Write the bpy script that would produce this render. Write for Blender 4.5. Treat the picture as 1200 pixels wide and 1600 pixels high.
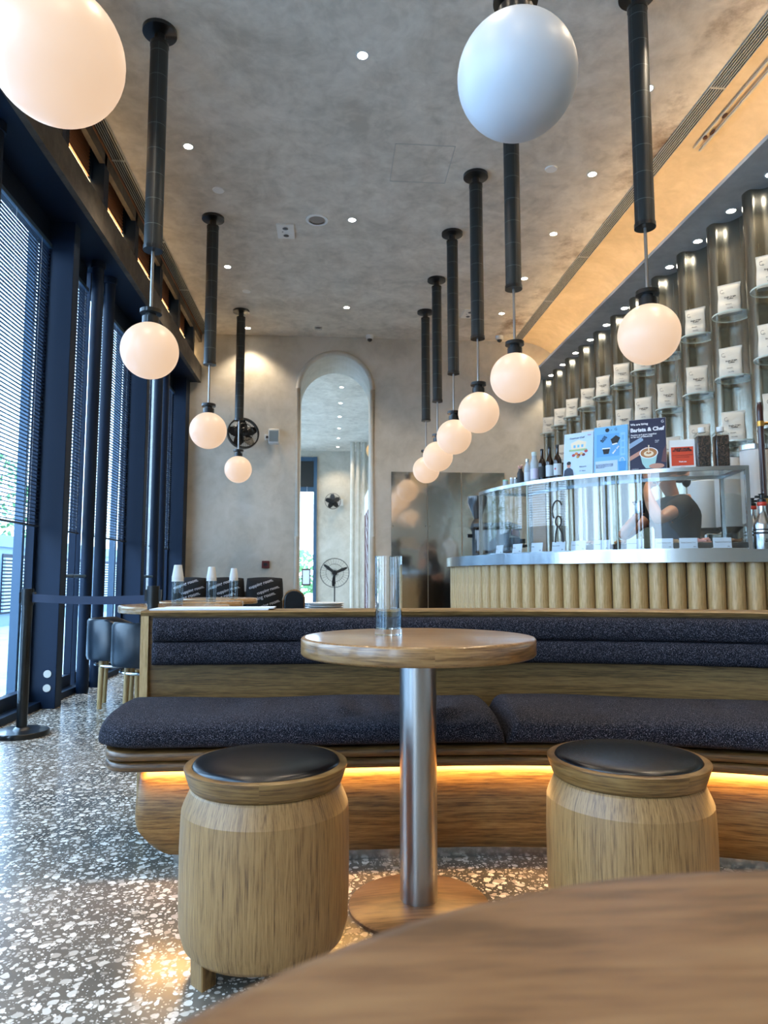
import bpy, math, random
from mathutils import Vector, Matrix
R = math.radians
PI = math.pi
random.seed(7)
scene = bpy.context.scene
for o in list(bpy.data.objects): bpy.data.objects.remove(o)
col = scene.collection

# ---------------- camera
CAM_H = 0.93
FPX = 1100.0
PITCH = math.atan(103/1100); YAW = math.atan(85*math.cos(PITCH)/1100)
cam = bpy.data.cameras.new('camera'); camo = bpy.data.objects.new('camera', cam); col.objects.link(camo)
camo.location = (0, 0, CAM_H)
camo.rotation_euler = (R(90)+PITCH, 0, -YAW)
cam.sensor_fit = 'VERTICAL'; cam.sensor_height = 36; cam.lens = FPX/1600*36
cam.clip_start = 0.02
cam.dof.use_dof = True; cam.dof.focus_distance = 2.7; cam.dof.aperture_fstop = 7.5
scene.camera = camo

# ---------------- colour management and world
vs = scene.view_settings
vs.view_transform = 'Standard'; vs.look = 'None'; vs.gamma = 1.0; vs.use_curve_mapping = False
vs.exposure = 1.0
scene.cycles.max_bounces = 8; scene.cycles.transparent_max_bounces = 24
scene.cycles.diffuse_bounces = 4; scene.cycles.glossy_bounces = 5; scene.cycles.transmission_bounces = 8
scene.cycles.sample_clamp_indirect = 6; scene.cycles.caustics_reflective = False; scene.cycles.caustics_refractive = False
world = bpy.data.worlds.new('sky'); scene.world = world; world.use_nodes = True
wn = world.node_tree.nodes; wl = world.node_tree.links
bg = wn['Background']; bg.inputs[1].default_value = 6.0
wtc = wn.new('ShaderNodeTexCoord'); wsep = wn.new('ShaderNodeSeparateXYZ'); wramp = wn.new('ShaderNodeValToRGB')
wl.new(wtc.outputs['Generated'], wsep.inputs[0]); wl.new(wsep.outputs['Z'], wramp.inputs[0]); wl.new(wramp.outputs[0], bg.inputs[0])
wramp.color_ramp.elements[0].color = (0.50, 0.66, 0.85, 1); wramp.color_ramp.elements[0].position = 0.0
wramp.color_ramp.elements[1].color = (0.42, 0.68, 1.0, 1); wramp.color_ramp.elements[1].position = 0.6
WARM = (1.0, 0.74, 0.48)
LIGHT_DOWN = 34.0      # ceiling downlight power
LIGHT_SOFFIT = 12.0
LIGHT_GLOBE = 0.37     # emission of a lit globe
LIGHT_COVE = 12.5
LIGHT_BENCH = 34.0
LIGHT_BEAM = 6.0

# ---------------- helpers
fwd = Vector((math.sin(YAW)*math.cos(PITCH), math.cos(YAW)*math.cos(PITCH), math.sin(PITCH)))
rgt = Vector((math.cos(YAW), -math.sin(YAW), 0)); upv = rgt.cross(fwd)
CAMP = Vector((0, 0, CAM_H))
def ray(x, y): return fwd + rgt*((x-600)/FPX) - upv*((y-800)/FPX)
def atY(x, y, Y): r = ray(x, y); return CAMP + r*(Y/r.y)
def atZ(x, y, z): r = ray(x, y); return CAMP + r*((z-CAM_H)/r.z)

def lin(c):
    if isinstance(c, str): c = tuple(int(c[i:i+2], 16)/255 for i in (0, 2, 4))
    return tuple((v/12.92 if v <= .04045 else ((v+.055)/1.055)**2.4) for v in c)

class MB:
    def __init__(s): s.v = []; s.f = []; s.m = []; s.mi = 0
    def add(s, vs_, fs_):
        n = len(s.v); s.v += [tuple(v) for v in vs_]; s.f += [tuple(i+n for i in f) for f in fs_]; s.m += [s.mi]*len(fs_); return s
    def box(s, x0, x1, y0, y1, z0, z1, mat=None):
        P = [Vector(p) for p in ((x0,y0,z0),(x1,y0,z0),(x1,y1,z0),(x0,y1,z0),(x0,y0,z1),(x1,y0,z1),(x1,y1,z1),(x0,y1,z1))]
        if mat is not None: P = [mat @ p for p in P]
        return s.add(P, [(0,3,2,1),(4,5,6,7),(0,1,5,4),(1,2,6,5),(2,3,7,6),(3,0,4,7)])
    def lathe(s, prof, n=32, c=(0,0,0), mat=None, cap=True):
        V = []; F = []
        for (r, z) in prof:
            for k in range(n):
                a = 2*PI*k/n; p = Vector((r*math.cos(a), r*math.sin(a), z))
                if mat is not None: p = mat @ p
                V.append(p+Vector(c))
        m = len(prof)
        for i in range(m-1):
            for k in range(n):
                k2 = (k+1) % n; F.append((i*n+k, i*n+k2, (i+1)*n+k2, (i+1)*n+k))
        if cap:
            F.append(tuple(range(n))[::-1]); F.append(tuple((m-1)*n+k for k in range(n)))
        return s.add(V, F)
    def cyl(s, p0, p1, r, n=16, r1=None):
        p0 = Vector(p0); p1 = Vector(p1); d = p1-p0
        q = d.to_track_quat('Z', 'Y').to_matrix()
        V = []
        for (p, rr) in ((p0, r), (p1, r if r1 is None else r1)):
            for k in range(n):
                a = 2*PI*k/n; V.append(p+q @ Vector((rr*math.cos(a), rr*math.sin(a), 0)))
        F = [(k, (k+1) % n, n+(k+1) % n, n+k) for k in range(n)]+[tuple(range(n))[::-1], tuple(n+k for k in range(n))]
        return s.add(V, F)
    def tube(s, pts, r, n=8, closed=False):
        pts = [Vector(p) for p in pts]; m = len(pts); V = []; F = []
        for i, p in enumerate(pts):
            a = pts[(i-1) % m] if (closed or i > 0) else p
            b = pts[(i+1) % m] if (closed or i < m-1) else p
            q = (b-a).to_track_quat('Z', 'Y').to_matrix()
            rr = r[i] if isinstance(r, (list, tuple)) else r
            for k in range(n):
                t = 2*PI*k/n; V.append(p+q @ Vector((rr*math.cos(t), rr*math.sin(t), 0)))
        for i in range(m if closed else m-1):
            j = (i+1) % m
            for k in range(n):
                k2 = (k+1) % n; F.append((i*n+k, i*n+k2, j*n+k2, j*n+k))
        if not closed: F.append(tuple(range(n))[::-1]); F.append(tuple((m-1)*n+k for k in range(n)))
        return s.add(V, F)
    def sphere(s, c, r, n=24, m=16, sc=(1,1,1), mat=None):
        V = []; F = []
        for i in range(1, m):
            t = PI*i/m
            for k in range(n):
                a = 2*PI*k/n; V.append(Vector((r*sc[0]*math.sin(t)*math.cos(a), r*sc[1]*math.sin(t)*math.sin(a), r*sc[2]*math.cos(t))))
        V.append(Vector((0,0,r*sc[2]))); V.append(Vector((0,0,-r*sc[2])))
        for i in range(m-2):
            for k in range(n):
                k2 = (k+1) % n; F.append((i*n+k, (i+1)*n+k, (i+1)*n+k2, i*n+k2))
        T = len(V)-2
        for k in range(n):
            k2 = (k+1) % n; F.append((T, k, k2)); F.append((T+1, (m-2)*n+k2, (m-2)*n+k))
        if mat is not None: V = [mat @ v for v in V]
        return s.add([v+Vector(c) for v in V], F)
    def prism(s, poly, y0, y1, mat=None):   # poly in XZ, extruded along Y
        n = len(poly); V = [Vector((x, y0, z)) for x, z in poly]+[Vector((x, y1, z)) for x, z in poly]
        if mat is not None: V = [mat @ v for v in V]
        return s.add(V, [tuple(range(n)), tuple(range(n, 2*n))[::-1]]+[(k, n+k, n+(k+1) % n, (k+1) % n) for k in range(n)])
    def slab(s, poly, z0, z1):              # poly in XY, extruded along Z
        n = len(poly); V = [(x, y, z0) for x, y in poly]+[(x, y, z1) for x, y in poly]
        return s.add(V, [tuple(range(n))[::-1], tuple(range(n, 2*n))]+[(k, (k+1) % n, n+(k+1) % n, n+k) for k in range(n)])
    def grid(s, rows, closed=False):        # rows of points
        m = len(rows); n = len(rows[0]); V = [p for r in rows for p in r]; F = []
        for i in range(m-1):
            for k in range(n if closed else n-1):
                k2 = (k+1) % n; F.append((i*n+k, i*n+k2, (i+1)*n+k2, (i+1)*n+k))
        return s.add(V, F)
    def build(s, name, mats, parent=None, smooth=True, bevel=0, ang=35, loc=None, rz=None):
        me = bpy.data.meshes.new(name); me.from_pydata(s.v, [], s.f)
        if not isinstance(mats, (list, tuple)): mats = [mats]
        for m in mats: me.materials.append(m)
        for p, i in zip(me.polygons, s.m): p.material_index = min(i, len(mats)-1)
        me.validate()
        if smooth:
            for p in me.polygons: p.use_smooth = True
            me.set_sharp_from_angle(angle=R(ang))
        me.update()
        o = bpy.data.objects.new(name, me); col.objects.link(o)
        if parent: o.parent = parent
        if loc is not None: o.location = loc
        if rz is not None: o.rotation_euler[2] = rz
        if bevel:
            b = o.modifiers.new('b', 'BEVEL'); b.width = bevel; b.segments = 2; b.limit_method = 'ANGLE'; b.angle_limit = R(40)
        return o

def tag(o, label=None, cat=None, group=None, kind=None):
    if label: o['label'] = label
    if cat: o['category'] = cat
    if group: o['group'] = group
    if kind: o['kind'] = kind
    return o
def thing(name, label, cat, loc=(0,0,0), rz=0, group=None):
    o = bpy.data.objects.new(name, None); col.objects.link(o); o.location = loc; o.rotation_euler[2] = rz
    o.empty_display_size = .1
    return tag(o, label, cat, group)
def dup(root, loc, label=None, rz=None, group=None):
    def cp(o, parent):
        c = o.copy(); col.objects.link(c)
        if parent: c.parent = parent
        for ch in list(o.children): cp(ch, c)
        return c
    r = cp(root, None); r.location = loc
    if rz is not None: r.rotation_euler[2] = rz
    if label: r['label'] = label
    if group: r['group'] = group
    return r
def text(body, size, mat, parent, loc, name='lettering', align='CENTER', rot=(PI/2,0,0), extrude=0.0003, fn=None, bold=0.0, shear=0):
    cu = bpy.data.curves.new('txt', 'FONT'); cu.body = body; cu.size = size; cu.align_x = align; cu.align_y = 'CENTER'
    cu.extrude = extrude; cu.offset = bold; cu.resolution_u = 3; cu.shear = shear; cu.space_line = .9
    t = bpy.data.objects.new('txt', cu); col.objects.link(t)
    dg = bpy.context.evaluated_depsgraph_get(); dg.update()
    me = bpy.data.meshes.new_from_object(t.evaluated_get(dg)); bpy.data.objects.remove(t); bpy.data.curves.remove(cu)
    M = Matrix.Translation(Vector(loc)) @ Matrix.Rotation(rot[2], 4, 'Z') @ Matrix.Rotation(rot[1], 4, 'Y') @ Matrix.Rotation(rot[0], 4, 'X')
    me.transform(M)
    if fn:
        for v in me.vertices: v.co = fn(v.co)
    me.materials.clear(); me.materials.append(mat)
    o = bpy.data.objects.new(name, me); col.objects.link(o); o.parent = parent
    return o

# ---------------- materials
def nm(name):
    m = bpy.data.materials.new(name); m.use_nodes = True
    return m, m.node_tree.nodes, m.node_tree.links, m.node_tree.nodes['Principled BSDF']
def plain(name, c, rough=.5, metal=0, spec=.5, emit=0, ecol=None, coat=0, bump=0, bscale=40, var=0):
    m, n, l, b = nm(name); c = lin(c)
    b.inputs['Base Color'].default_value = (*c, 1); b.inputs['Roughness'].default_value = rough
    b.inputs['Metallic'].default_value = metal; b.inputs['Specular IOR Level'].default_value = spec
    b.inputs['Coat Weight'].default_value = coat
    if emit: b.inputs['Emission Color'].default_value = (*(ecol or c), 1); b.inputs['Emission Strength'].default_value = emit
    if bump or var:
        tc = n.new('ShaderNodeTexCoord'); no = n.new('ShaderNodeTexNoise'); no.inputs['Scale'].default_value = bscale; no.inputs['Detail'].default_value = 4
        l.new(tc.outputs['Object'], no.inputs['Vector'])
        if bump:
            bp = n.new('ShaderNodeBump'); bp.inputs['Strength'].default_value = bump; bp.inputs['Distance'].default_value = .01
            l.new(no.outputs['Fac'], bp.inputs['Height']); l.new(bp.outputs[0], b.inputs['Normal'])
        if var:
            rp = n.new('ShaderNodeValToRGB'); l.new(no.outputs['Fac'], rp.inputs[0]); l.new(rp.outputs[0], b.inputs['Base Color'])
            rp.color_ramp.elements[0].position = .3; rp.color_ramp.elements[1].position = .7
            rp.color_ramp.elements[0].color = (*[v*(1-var) for v in c], 1); rp.color_ramp.elements[1].color = (*[min(1, v*(1+var)) for v in c], 1)
    return m
def wood(name, dark, mid, light, axis='z', scale=1.0, rough=.42, stretch=14, bump=.12, coat=0, ring=None, edge=False, band=.08):
    m, n, l, b = nm(name)
    tc = n.new('ShaderNodeTexCoord'); mp = n.new('ShaderNodeMapping')
    s = [34*scale]*3; s['xyz'.index(axis)] = 34*scale/stretch
    mp.inputs['Scale'].default_value = s; src = tc.outputs['Object']
    if ring or edge:      # grain running round an axis (bent boards, edge bands)
        cx_, cy_, rad = ring or (0, 0, .33)
        sp = n.new('ShaderNodeSeparateXYZ'); l.new(src, sp.inputs[0])
        def mth(op, a, b=None, c=None):
            q = n.new('ShaderNodeMath'); q.operation = op
            for i_, v_ in enumerate((a, b, c)):
                if v_ is None: continue
                if isinstance(v_, (int, float)): q.inputs[i_].default_value = v_
                else: l.new(v_, q.inputs[i_])
            return q.outputs[0]
        dx = mth('SUBTRACT', sp.outputs['X'], cx_); dy = mth('SUBTRACT', sp.outputs['Y'], cy_)
        an = mth('MULTIPLY', mth('ARCTAN2', dx, dy), rad)
        rr_ = mth('MULTIPLY', mth('SQRT', mth('ADD', mth('MULTIPLY', dx, dx), mth('MULTIPLY', dy, dy))), .12)
        cb = n.new('ShaderNodeCombineXYZ'); l.new(an, cb.inputs[0]); l.new(sp.outputs['Z'], cb.inputs[2]); l.new(rr_, cb.inputs[1])
        if edge:
            ge = n.new('ShaderNodeNewGeometry'); s2 = n.new('ShaderNodeSeparateXYZ'); l.new(ge.outputs['Normal'], s2.inputs[0])
            fl = mth('GREATER_THAN', mth('ABSOLUTE', s2.outputs['Z']), .6)
            mv = n.new('ShaderNodeMix'); mv.data_type = 'VECTOR'; l.new(fl, mv.inputs['Factor']); l.new(cb.outputs[0], mv.inputs[4]); l.new(src, mv.inputs[5]); src = mv.outputs[1]
        else: src = cb.outputs[0]
    l.new(src, mp.inputs['Vector'])
    big = n.new('ShaderNodeTexNoise'); big.inputs['Scale'].default_value = .35; big.inputs['Detail'].default_value = 3
    big.inputs['Distortion'].default_value = .6
    fine = n.new('ShaderNodeTexNoise'); fine.inputs['Scale'].default_value = 3.2; fine.inputs['Detail'].default_value = 5; fine.inputs['Roughness'].default_value = .65
    l.new(mp.outputs[0], big.inputs['Vector']); l.new(mp.outputs[0], fine.inputs['Vector'])
    w = n.new('ShaderNodeMath'); w.operation = 'MULTIPLY'; w.inputs[1].default_value = 26; l.new(big.outputs['Fac'], w.inputs[0])
    sn = n.new('ShaderNodeMath'); sn.operation = 'SINE'; l.new(w.outputs[0], sn.inputs[0])
    a = n.new('ShaderNodeMath'); a.operation = 'MULTIPLY_ADD'; a.inputs[1].default_value = band; l.new(sn.outputs[0], a.inputs[0]); l.new(fine.outputs['Fac'], a.inputs[2])
    rp = n.new('ShaderNodeValToRGB'); l.new(a.outputs[0], rp.inputs[0]); l.new(rp.outputs[0], b.inputs['Base Color'])
    e = rp.color_ramp.elements; e[0].position = .33; e[0].color = (*lin(dark), 1); e[1].position = .68; e[1].color = (*lin(light), 1)
    k = e.new(.48); k.color = (*lin(mid), 1)
    bp = n.new('ShaderNodeBump'); bp.inputs['Strength'].default_value = bump; bp.inputs['Distance'].default_value = .002
    l.new(a.outputs[0], bp.inputs['Height']); l.new(bp.outputs[0], b.inputs['Normal'])
    b.inputs['Roughness'].default_value = rough; b.inputs['Coat Weight'].default_value = coat; b.inputs['Coat Roughness'].default_value = .12
    return m
def plaster(name, c0, c1, c2, scale=1.0, stain=None, rough=.75, bump=.3):
    m, n, l, b = nm(name)
    tc = n.new('ShaderNodeTexCoord')
    n1 = n.new('ShaderNodeTexNoise'); n1.inputs['Scale'].default_value = 2.2*scale; n1.inputs['Detail'].default_value = 10; n1.inputs['Roughness'].default_value = .7; n1.inputs['Distortion'].default_value = .45
    n2 = n.new('ShaderNodeTexNoise'); n2.inputs['Scale'].default_value = 9*scale; n2.inputs['Detail'].default_value = 6; n2.inputs['Distortion'].default_value = .8
    l.new(tc.outputs['Object'], n1.inputs['Vector']); l.new(tc.outputs['Object'], n2.inputs['Vector'])
    mx = n.new('ShaderNodeMath'); mx.operation = 'MULTIPLY_ADD'; mx.inputs[1].default_value = .3; l.new(n2.outputs['Fac'], mx.inputs[0])
    m2 = n.new('ShaderNodeMath'); m2.operation = 'MULTIPLY'; m2.inputs[1].default_value = .7; l.new(n1.outputs['Fac'], m2.inputs[0]); l.new(m2.outputs[0], mx.inputs[2])
    rp = n.new('ShaderNodeValToRGB'); l.new(mx.outputs[0], rp.inputs[0]); e = rp.color_ramp.elements
    e[0].position = .36; e[0].color = (*lin(c0), 1); e[1].position = .62; e[1].color = (*lin(c2), 1); k = e.new(.5); k.color = (*lin(c1), 1)
    out = rp.outputs[0]
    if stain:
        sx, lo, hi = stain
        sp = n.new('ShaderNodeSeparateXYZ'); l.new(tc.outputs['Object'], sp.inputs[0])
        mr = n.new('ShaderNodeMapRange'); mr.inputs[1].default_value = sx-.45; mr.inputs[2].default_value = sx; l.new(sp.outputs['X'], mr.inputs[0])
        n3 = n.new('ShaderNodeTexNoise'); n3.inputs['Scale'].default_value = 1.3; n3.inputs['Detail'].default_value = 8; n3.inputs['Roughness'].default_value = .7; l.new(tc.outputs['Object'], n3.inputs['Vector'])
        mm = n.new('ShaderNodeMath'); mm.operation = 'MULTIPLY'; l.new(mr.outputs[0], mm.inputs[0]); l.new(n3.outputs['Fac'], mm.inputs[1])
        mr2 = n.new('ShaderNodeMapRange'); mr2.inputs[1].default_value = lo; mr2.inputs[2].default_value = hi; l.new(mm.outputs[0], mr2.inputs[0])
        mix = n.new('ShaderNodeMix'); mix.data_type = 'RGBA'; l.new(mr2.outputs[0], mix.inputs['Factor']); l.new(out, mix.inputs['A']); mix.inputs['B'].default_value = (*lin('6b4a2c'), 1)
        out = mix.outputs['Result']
    l.new(out, b.inputs['Base Color'])
    bp = n.new('ShaderNodeBump'); bp.inputs['Strength'].default_value = bump; bp.inputs['Distance'].default_value = .01
    l.new(mx.outputs[0], bp.inputs['Height']); l.new(bp.outputs[0], b.inputs['Normal'])
    b.inputs['Roughness'].default_value = rough; b.inputs['Specular IOR Level'].default_value = .3
    return m
def fabric(name, base, speck, scale=520, amt=.62):
    m, n, l, b = nm(name)
    tc = n.new('ShaderNodeTexCoord'); mp = n.new('ShaderNodeMapping'); mp.inputs['Scale'].default_value = (1, 1, .55); l.new(tc.outputs['Object'], mp.inputs['Vector'])
    n1 = n.new('ShaderNodeTexNoise'); n1.inputs['Scale'].default_value = scale; n1.inputs['Detail'].default_value = 2; l.new(mp.outputs[0], n1.inputs['Vector'])
    rp = n.new('ShaderNodeValToRGB'); l.new(n1.outputs['Fac'], rp.inputs[0]); e = rp.color_ramp.elements
    e[0].position = .44; e[0].color = (*lin(base), 1); e[1].position = .72; e[1].color = (*lin(speck), 1)
    k = e.new(amt-.04); k.color = (*[v*1.6 for v in lin(base)], 1)
    l.new(rp.outputs[0], b.inputs['Base Color'])
    bp = n.new('ShaderNodeBump'); bp.inputs['Strength'].default_value = .5; bp.inputs['Distance'].default_value = .002
    l.new(n1.outputs['Fac'], bp.inputs['Height']); l.new(bp.outputs[0], b.inputs['Normal'])
    b.inputs['Roughness'].default_value = .95; b.inputs['Specular IOR Level'].default_value = .15
    return m
def metal(name, c, rough=.25, stretch=None, bump=.05, bscale=30, dist=.01):
    m, n, l, b = nm(name); b.inputs['Base Color'].default_value = (*lin(c), 1); b.inputs['Metallic'].default_value = 1; b.inputs['Roughness'].default_value = rough
    tc = n.new('ShaderNodeTexCoord'); mp = n.new('ShaderNodeMapping'); l.new(tc.outputs['Object'], mp.inputs['Vector'])
    if stretch: mp.inputs['Scale'].default_value = stretch
    n1 = n.new('ShaderNodeTexNoise'); n1.inputs['Scale'].default_value = bscale; n1.inputs['Detail'].default_value = 3; l.new(mp.outputs[0], n1.inputs['Vector'])
    mr = n.new('ShaderNodeMapRange'); mr.inputs[3].default_value = max(.02, rough-.08); mr.inputs[4].default_value = rough+.1; l.new(n1.outputs['Fac'], mr.inputs[0]); l.new(mr.outputs[0], b.inputs['Roughness'])
    bp = n.new('ShaderNodeBump'); bp.inputs['Strength'].default_value = bump; bp.inputs['Distance'].default_value = dist
    l.new(n1.outputs['Fac'], bp.inputs['Height']); l.new(bp.outputs[0], b.inputs['Normal'])
    return m
def thinglass(name, tint=(1,1,1), refl=1.0):
    m = bpy.data.materials.new(name); m.use_nodes = True; n = m.node_tree.nodes; l = m.node_tree.links; n.clear()
    out = n.new('ShaderNodeOutputMaterial'); t = n.new('ShaderNodeBsdfTransparent'); g = n.new('ShaderNodeBsdfGlossy'); g.inputs['Roughness'].default_value = .01
    t.inputs[0].default_value = (*tint, 1)
    ge = n.new('ShaderNodeNewGeometry'); dt = n.new('ShaderNodeVectorMath'); dt.operation = 'DOT_PRODUCT'; l.new(ge.outputs['Incoming'], dt.inputs[0]); l.new(ge.outputs['Normal'], dt.inputs[1])
    ab = n.new('ShaderNodeMath'); ab.operation = 'ABSOLUTE'; l.new(dt.outputs['Value'], ab.inputs[0])
    su = n.new('ShaderNodeMath'); su.operation = 'SUBTRACT'; su.inputs[0].default_value = 1; l.new(ab.outputs[0], su.inputs[1])
    pw = n.new('ShaderNodeMath'); pw.operation = 'POWER'; pw.inputs[1].default_value = 5; l.new(su.outputs[0], pw.inputs[0])
    mu = n.new('ShaderNodeMath'); mu.operation = 'MULTIPLY_ADD'; mu.inputs[1].default_value = .9*refl; mu.inputs[2].default_value = .04*refl; mu.use_clamp = True; l.new(pw.outputs[0], mu.inputs[0])
    mx = n.new('ShaderNodeMixShader'); l.new(mu.outputs[0], mx.inputs[0]); l.new(t.outputs[0], mx.inputs[1]); l.new(g.outputs[0], mx.inputs[2]); l.new(mx.outputs[0], out.inputs[0])
    return m
def realglass(name, c=(1,1,1), ior=1.45, rough=0):
    m, n, l, b = nm(name); b.inputs['Base Color'].default_value = (*c, 1); b.inputs['Transmission Weight'].default_value = 1; b.inputs['IOR'].default_value = ior; b.inputs['Roughness'].default_value = rough
    return m
def terrazzo():
    m, n, l, b = nm('terrazzo')
    tc = n.new('ShaderNodeTexCoord')
    dn = n.new('ShaderNodeTexNoise'); dn.inputs['Scale'].default_value = 16; dn.inputs['Detail'].default_value = 2; l.new(tc.outputs['Object'], dn.inputs['Vector'])
    sc = n.new('ShaderNodeVectorMath'); sc.operation = 'SCALE'; sc.inputs['Scale'].default_value = .035; l.new(dn.outputs['Color'], sc.inputs[0])
    ad = n.new('ShaderNodeVectorMath'); l.new(tc.outputs['Object'], ad.inputs[0]); l.new(sc.outputs[0], ad.inputs[1])
    # large cloudy patches with fewer stones
    cl = n.new('ShaderNodeTexNoise'); cl.inputs['Scale'].default_value = 1.7; cl.inputs['Detail'].default_value = 5; l.new(tc.outputs['Object'], cl.inputs['Vector'])
    base = n.new('ShaderNodeValToRGB'); l.new(cl.outputs['Fac'], base.inputs[0])
    base.color_ramp.elements[0].position = .35; base.color_ramp.elements[0].color = (*lin('4a4740'), 1)
    base.color_ramp.elements[1].position = .68; base.color_ramp.elements[1].color = (*lin('7d7264'), 1)
    cur = base.outputs[0]
    for scale, lo, hi, keep in ((33, .13, .45, .26), (66, .09, .40, .5), (130, .06, .38, .7)):
        v = n.new('ShaderNodeTexVoronoi'); v.inputs['Scale'].default_value = scale; v.inputs['Randomness'].default_value = .9
        v.voronoi_dimensions = '2D'; l.new(ad.outputs[0], v.inputs['Vector'])
        sp = n.new('ShaderNodeSeparateColor'); l.new(v.outputs['Color'], sp.inputs[0])
        mr = n.new('ShaderNodeMapRange'); mr.inputs[1].default_value = keep; mr.inputs[2].default_value = 1; mr.inputs[3].default_value = lo; mr.inputs[4].default_value = hi; l.new(sp.outputs[0], mr.inputs[0])
        gt = n.new('ShaderNodeMath'); gt.operation = 'GREATER_THAN'; gt.inputs[1].default_value = keep; l.new(sp.outputs[0], gt.inputs[0])
        lt = n.new('ShaderNodeMath'); lt.operation = 'LESS_THAN'; l.new(v.outputs['Distance'], lt.inputs[0]); l.new(mr.outputs[0], lt.inputs[1])
        mu = n.new('ShaderNodeMath'); mu.operation = 'MULTIPLY'; l.new(gt.outputs[0], mu.inputs[0]); l.new(lt.outputs[0], mu.inputs[1])
        cr = n.new('ShaderNodeValToRGB'); l.new(sp.outputs[1], cr.inputs[0]); cr.color_ramp.elements[0].color = (*lin('cfc3ae'), 1); cr.color_ramp.elements[1].color = (*lin('efe8dc'), 1)
        k = cr.color_ramp.elements.new(.12); k.color = (*lin('a3988a'), 1); cr.color_ramp.elements[0].color = (*lin('8d8478'), 1)
        mix = n.new('ShaderNodeMix'); mix.data_type = 'RGBA'; l.new(mu.outputs[0], mix.inputs['Factor']); l.new(cur, mix.inputs['A']); l.new(cr.outputs[0], mix.inputs['B']); cur = mix.outputs['Result']
    l.new(cur, b.inputs['Base Color']); b.inputs['Roughness'].default_value = .2; b.inputs['Specular IOR Level'].default_value = .6
    mr = n.new('ShaderNodeMapRange'); mr.inputs[3].default_value = .12; mr.inputs[4].default_value = .36; l.new(cl.outputs['Fac'], mr.inputs[0]); l.new(mr.outputs[0], b.inputs['Roughness'])
    return m
def tiles(name, c, line):   # dark glazed tile wrapped round a pipe, thin pale joints every 12.5 cm
    m, n, l, b = nm(name)
    tc = n.new('ShaderNodeTexCoord'); sp = n.new('ShaderNodeSeparateXYZ'); l.new(tc.outputs['Object'], sp.inputs[0])
    a = n.new('ShaderNodeMath'); a.operation = 'MULTIPLY'; a.inputs[1].default_value = 1/.16; l.new(sp.outputs['Z'], a.inputs[0])
    fr = n.new('ShaderNodeMath'); fr.operation = 'FRACT'; l.new(a.outputs[0], fr.inputs[0])
    lt = n.new('ShaderNodeMath'); lt.operation = 'LESS_THAN'; lt.inputs[1].default_value = .022; l.new(fr.outputs[0], lt.inputs[0])
    at = n.new('ShaderNodeMath'); at.operation = 'ARCTAN2'; l.new(sp.outputs['Y'], at.inputs[0]); l.new(sp.outputs['X'], at.inputs[1])
    a2 = n.new('ShaderNodeMath'); a2.operation = 'MULTIPLY_ADD'; a2.inputs[1].default_value = 5/(2*PI); a2.inputs[2].default_value = .12; l.new(at.outputs[0], a2.inputs[0])
    f2 = n.new('ShaderNodeMath'); f2.operation = 'FRACT'; l.new(a2.outputs[0], f2.inputs[0])
    l2 = n.new('ShaderNodeMath'); l2.operation = 'LESS_THAN'; l2.inputs[1].default_value = .018; l.new(f2.outputs[0], l2.inputs[0])
    mxx = n.new('ShaderNodeMath'); mxx.operation = 'MAXIMUM'; l.new(lt.outputs[0], mxx.inputs[0]); l.new(l2.outputs[0], mxx.inputs[1])
    mix = n.new('ShaderNodeMix'); mix.data_type = 'RGBA'; l.new(mxx.outputs[0], mix.inputs['Factor']); mix.inputs['A'].default_value = (*lin(c), 1); mix.inputs['B'].default_value = (*lin(line), 1)
    l.new(mix.outputs['Result'], b.inputs['Base Color']); b.inputs['Roughness'].default_value = .42
    return m

M = {}
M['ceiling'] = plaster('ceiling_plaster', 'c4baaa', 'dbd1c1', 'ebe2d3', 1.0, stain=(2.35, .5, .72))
M['wall'] = plaster('wall_plaster', 'b5ae9f', 'c6bfb0', 'd0c9bc', .6, rough=.6, bump=.15)
M['cove'] = plaster('cove_plaster', 'c4ae8a', 'd2bb96', 'dcc6a2', .8, bump=.2)
M['soffit'] = plaster('soffit_plaster', 'b3b0a8', 'c5c2ba', 'd2cfc7', .8, bump=.1)
M['beam_conc'] = plaster('beam_plaster', '4b4640', '5c564e', '6b645a', 1.2)
M['navy'] = plain('navy_paint', '051a30', .55, spec=.25, bump=.03, bscale=60)
M['navy2'] = plain('blue_grey_paint', '38566f', .4)
M['black'] = plain('black_metal', '0d0f11', .35)
M['blacksat'] = plain('black_satin', '101214', .28, coat=.3)
M['tile'] = tiles('pendant_tile', '1a2123', '55605f')
M['oak_v'] = wood('oak_upright', '53391c', '86653c', '9c7a4c', 'z', 5.6, stretch=42, bump=.2, ring=(0, 0, .2), band=.05)
M['oak_h'] = wood('oak_flat', '5e4122', '83603a', '9b774b', 'x', 3, rough=.28, coat=.35, stretch=20, edge=True)
M['oak_near'] = wood('oak_near_table', '553a20', '704f30', '80603e', 'x', .9, rough=.42, stretch=10)
M['oak_dark'] = wood('oak_brown', '3a2510', '5c3f1f', '74542e', 'x', 3, rough=.35, coat=.2, stretch=24, ring=(.35, -.4, 2.77))
M['oak_base'] = wood('oak_base', '553a1c', '7b592e', '987545', 'x', 3, rough=.4, stretch=24, ring=(.35, -.4, 2.77))
M['oak_bench'] = wood('oak_bench', '4c3818', '6a502a', '806439', 'x', 3, rough=.45, stretch=20, ring=(.35, -.4, 2.77))
M['oak_pale'] = wood('oak_pale', '93784a', 'ad8f60', 'bfa274', 'z', 3.5, rough=.35, stretch=20)
M['fabric'] = fabric('navy_weave', '101118', '75727d', 520, .58)
M['leather'] = plain('black_leather', '05080d', .26, bump=.02, bscale=25)
M['leather2'] = plain('blue_black_leather', '141e28', .3, bump=.06, bscale=60)
M['steel'] = metal('brushed_steel', 'b4b8bb', .2, (1, 1, .08), .03, 40)
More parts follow.
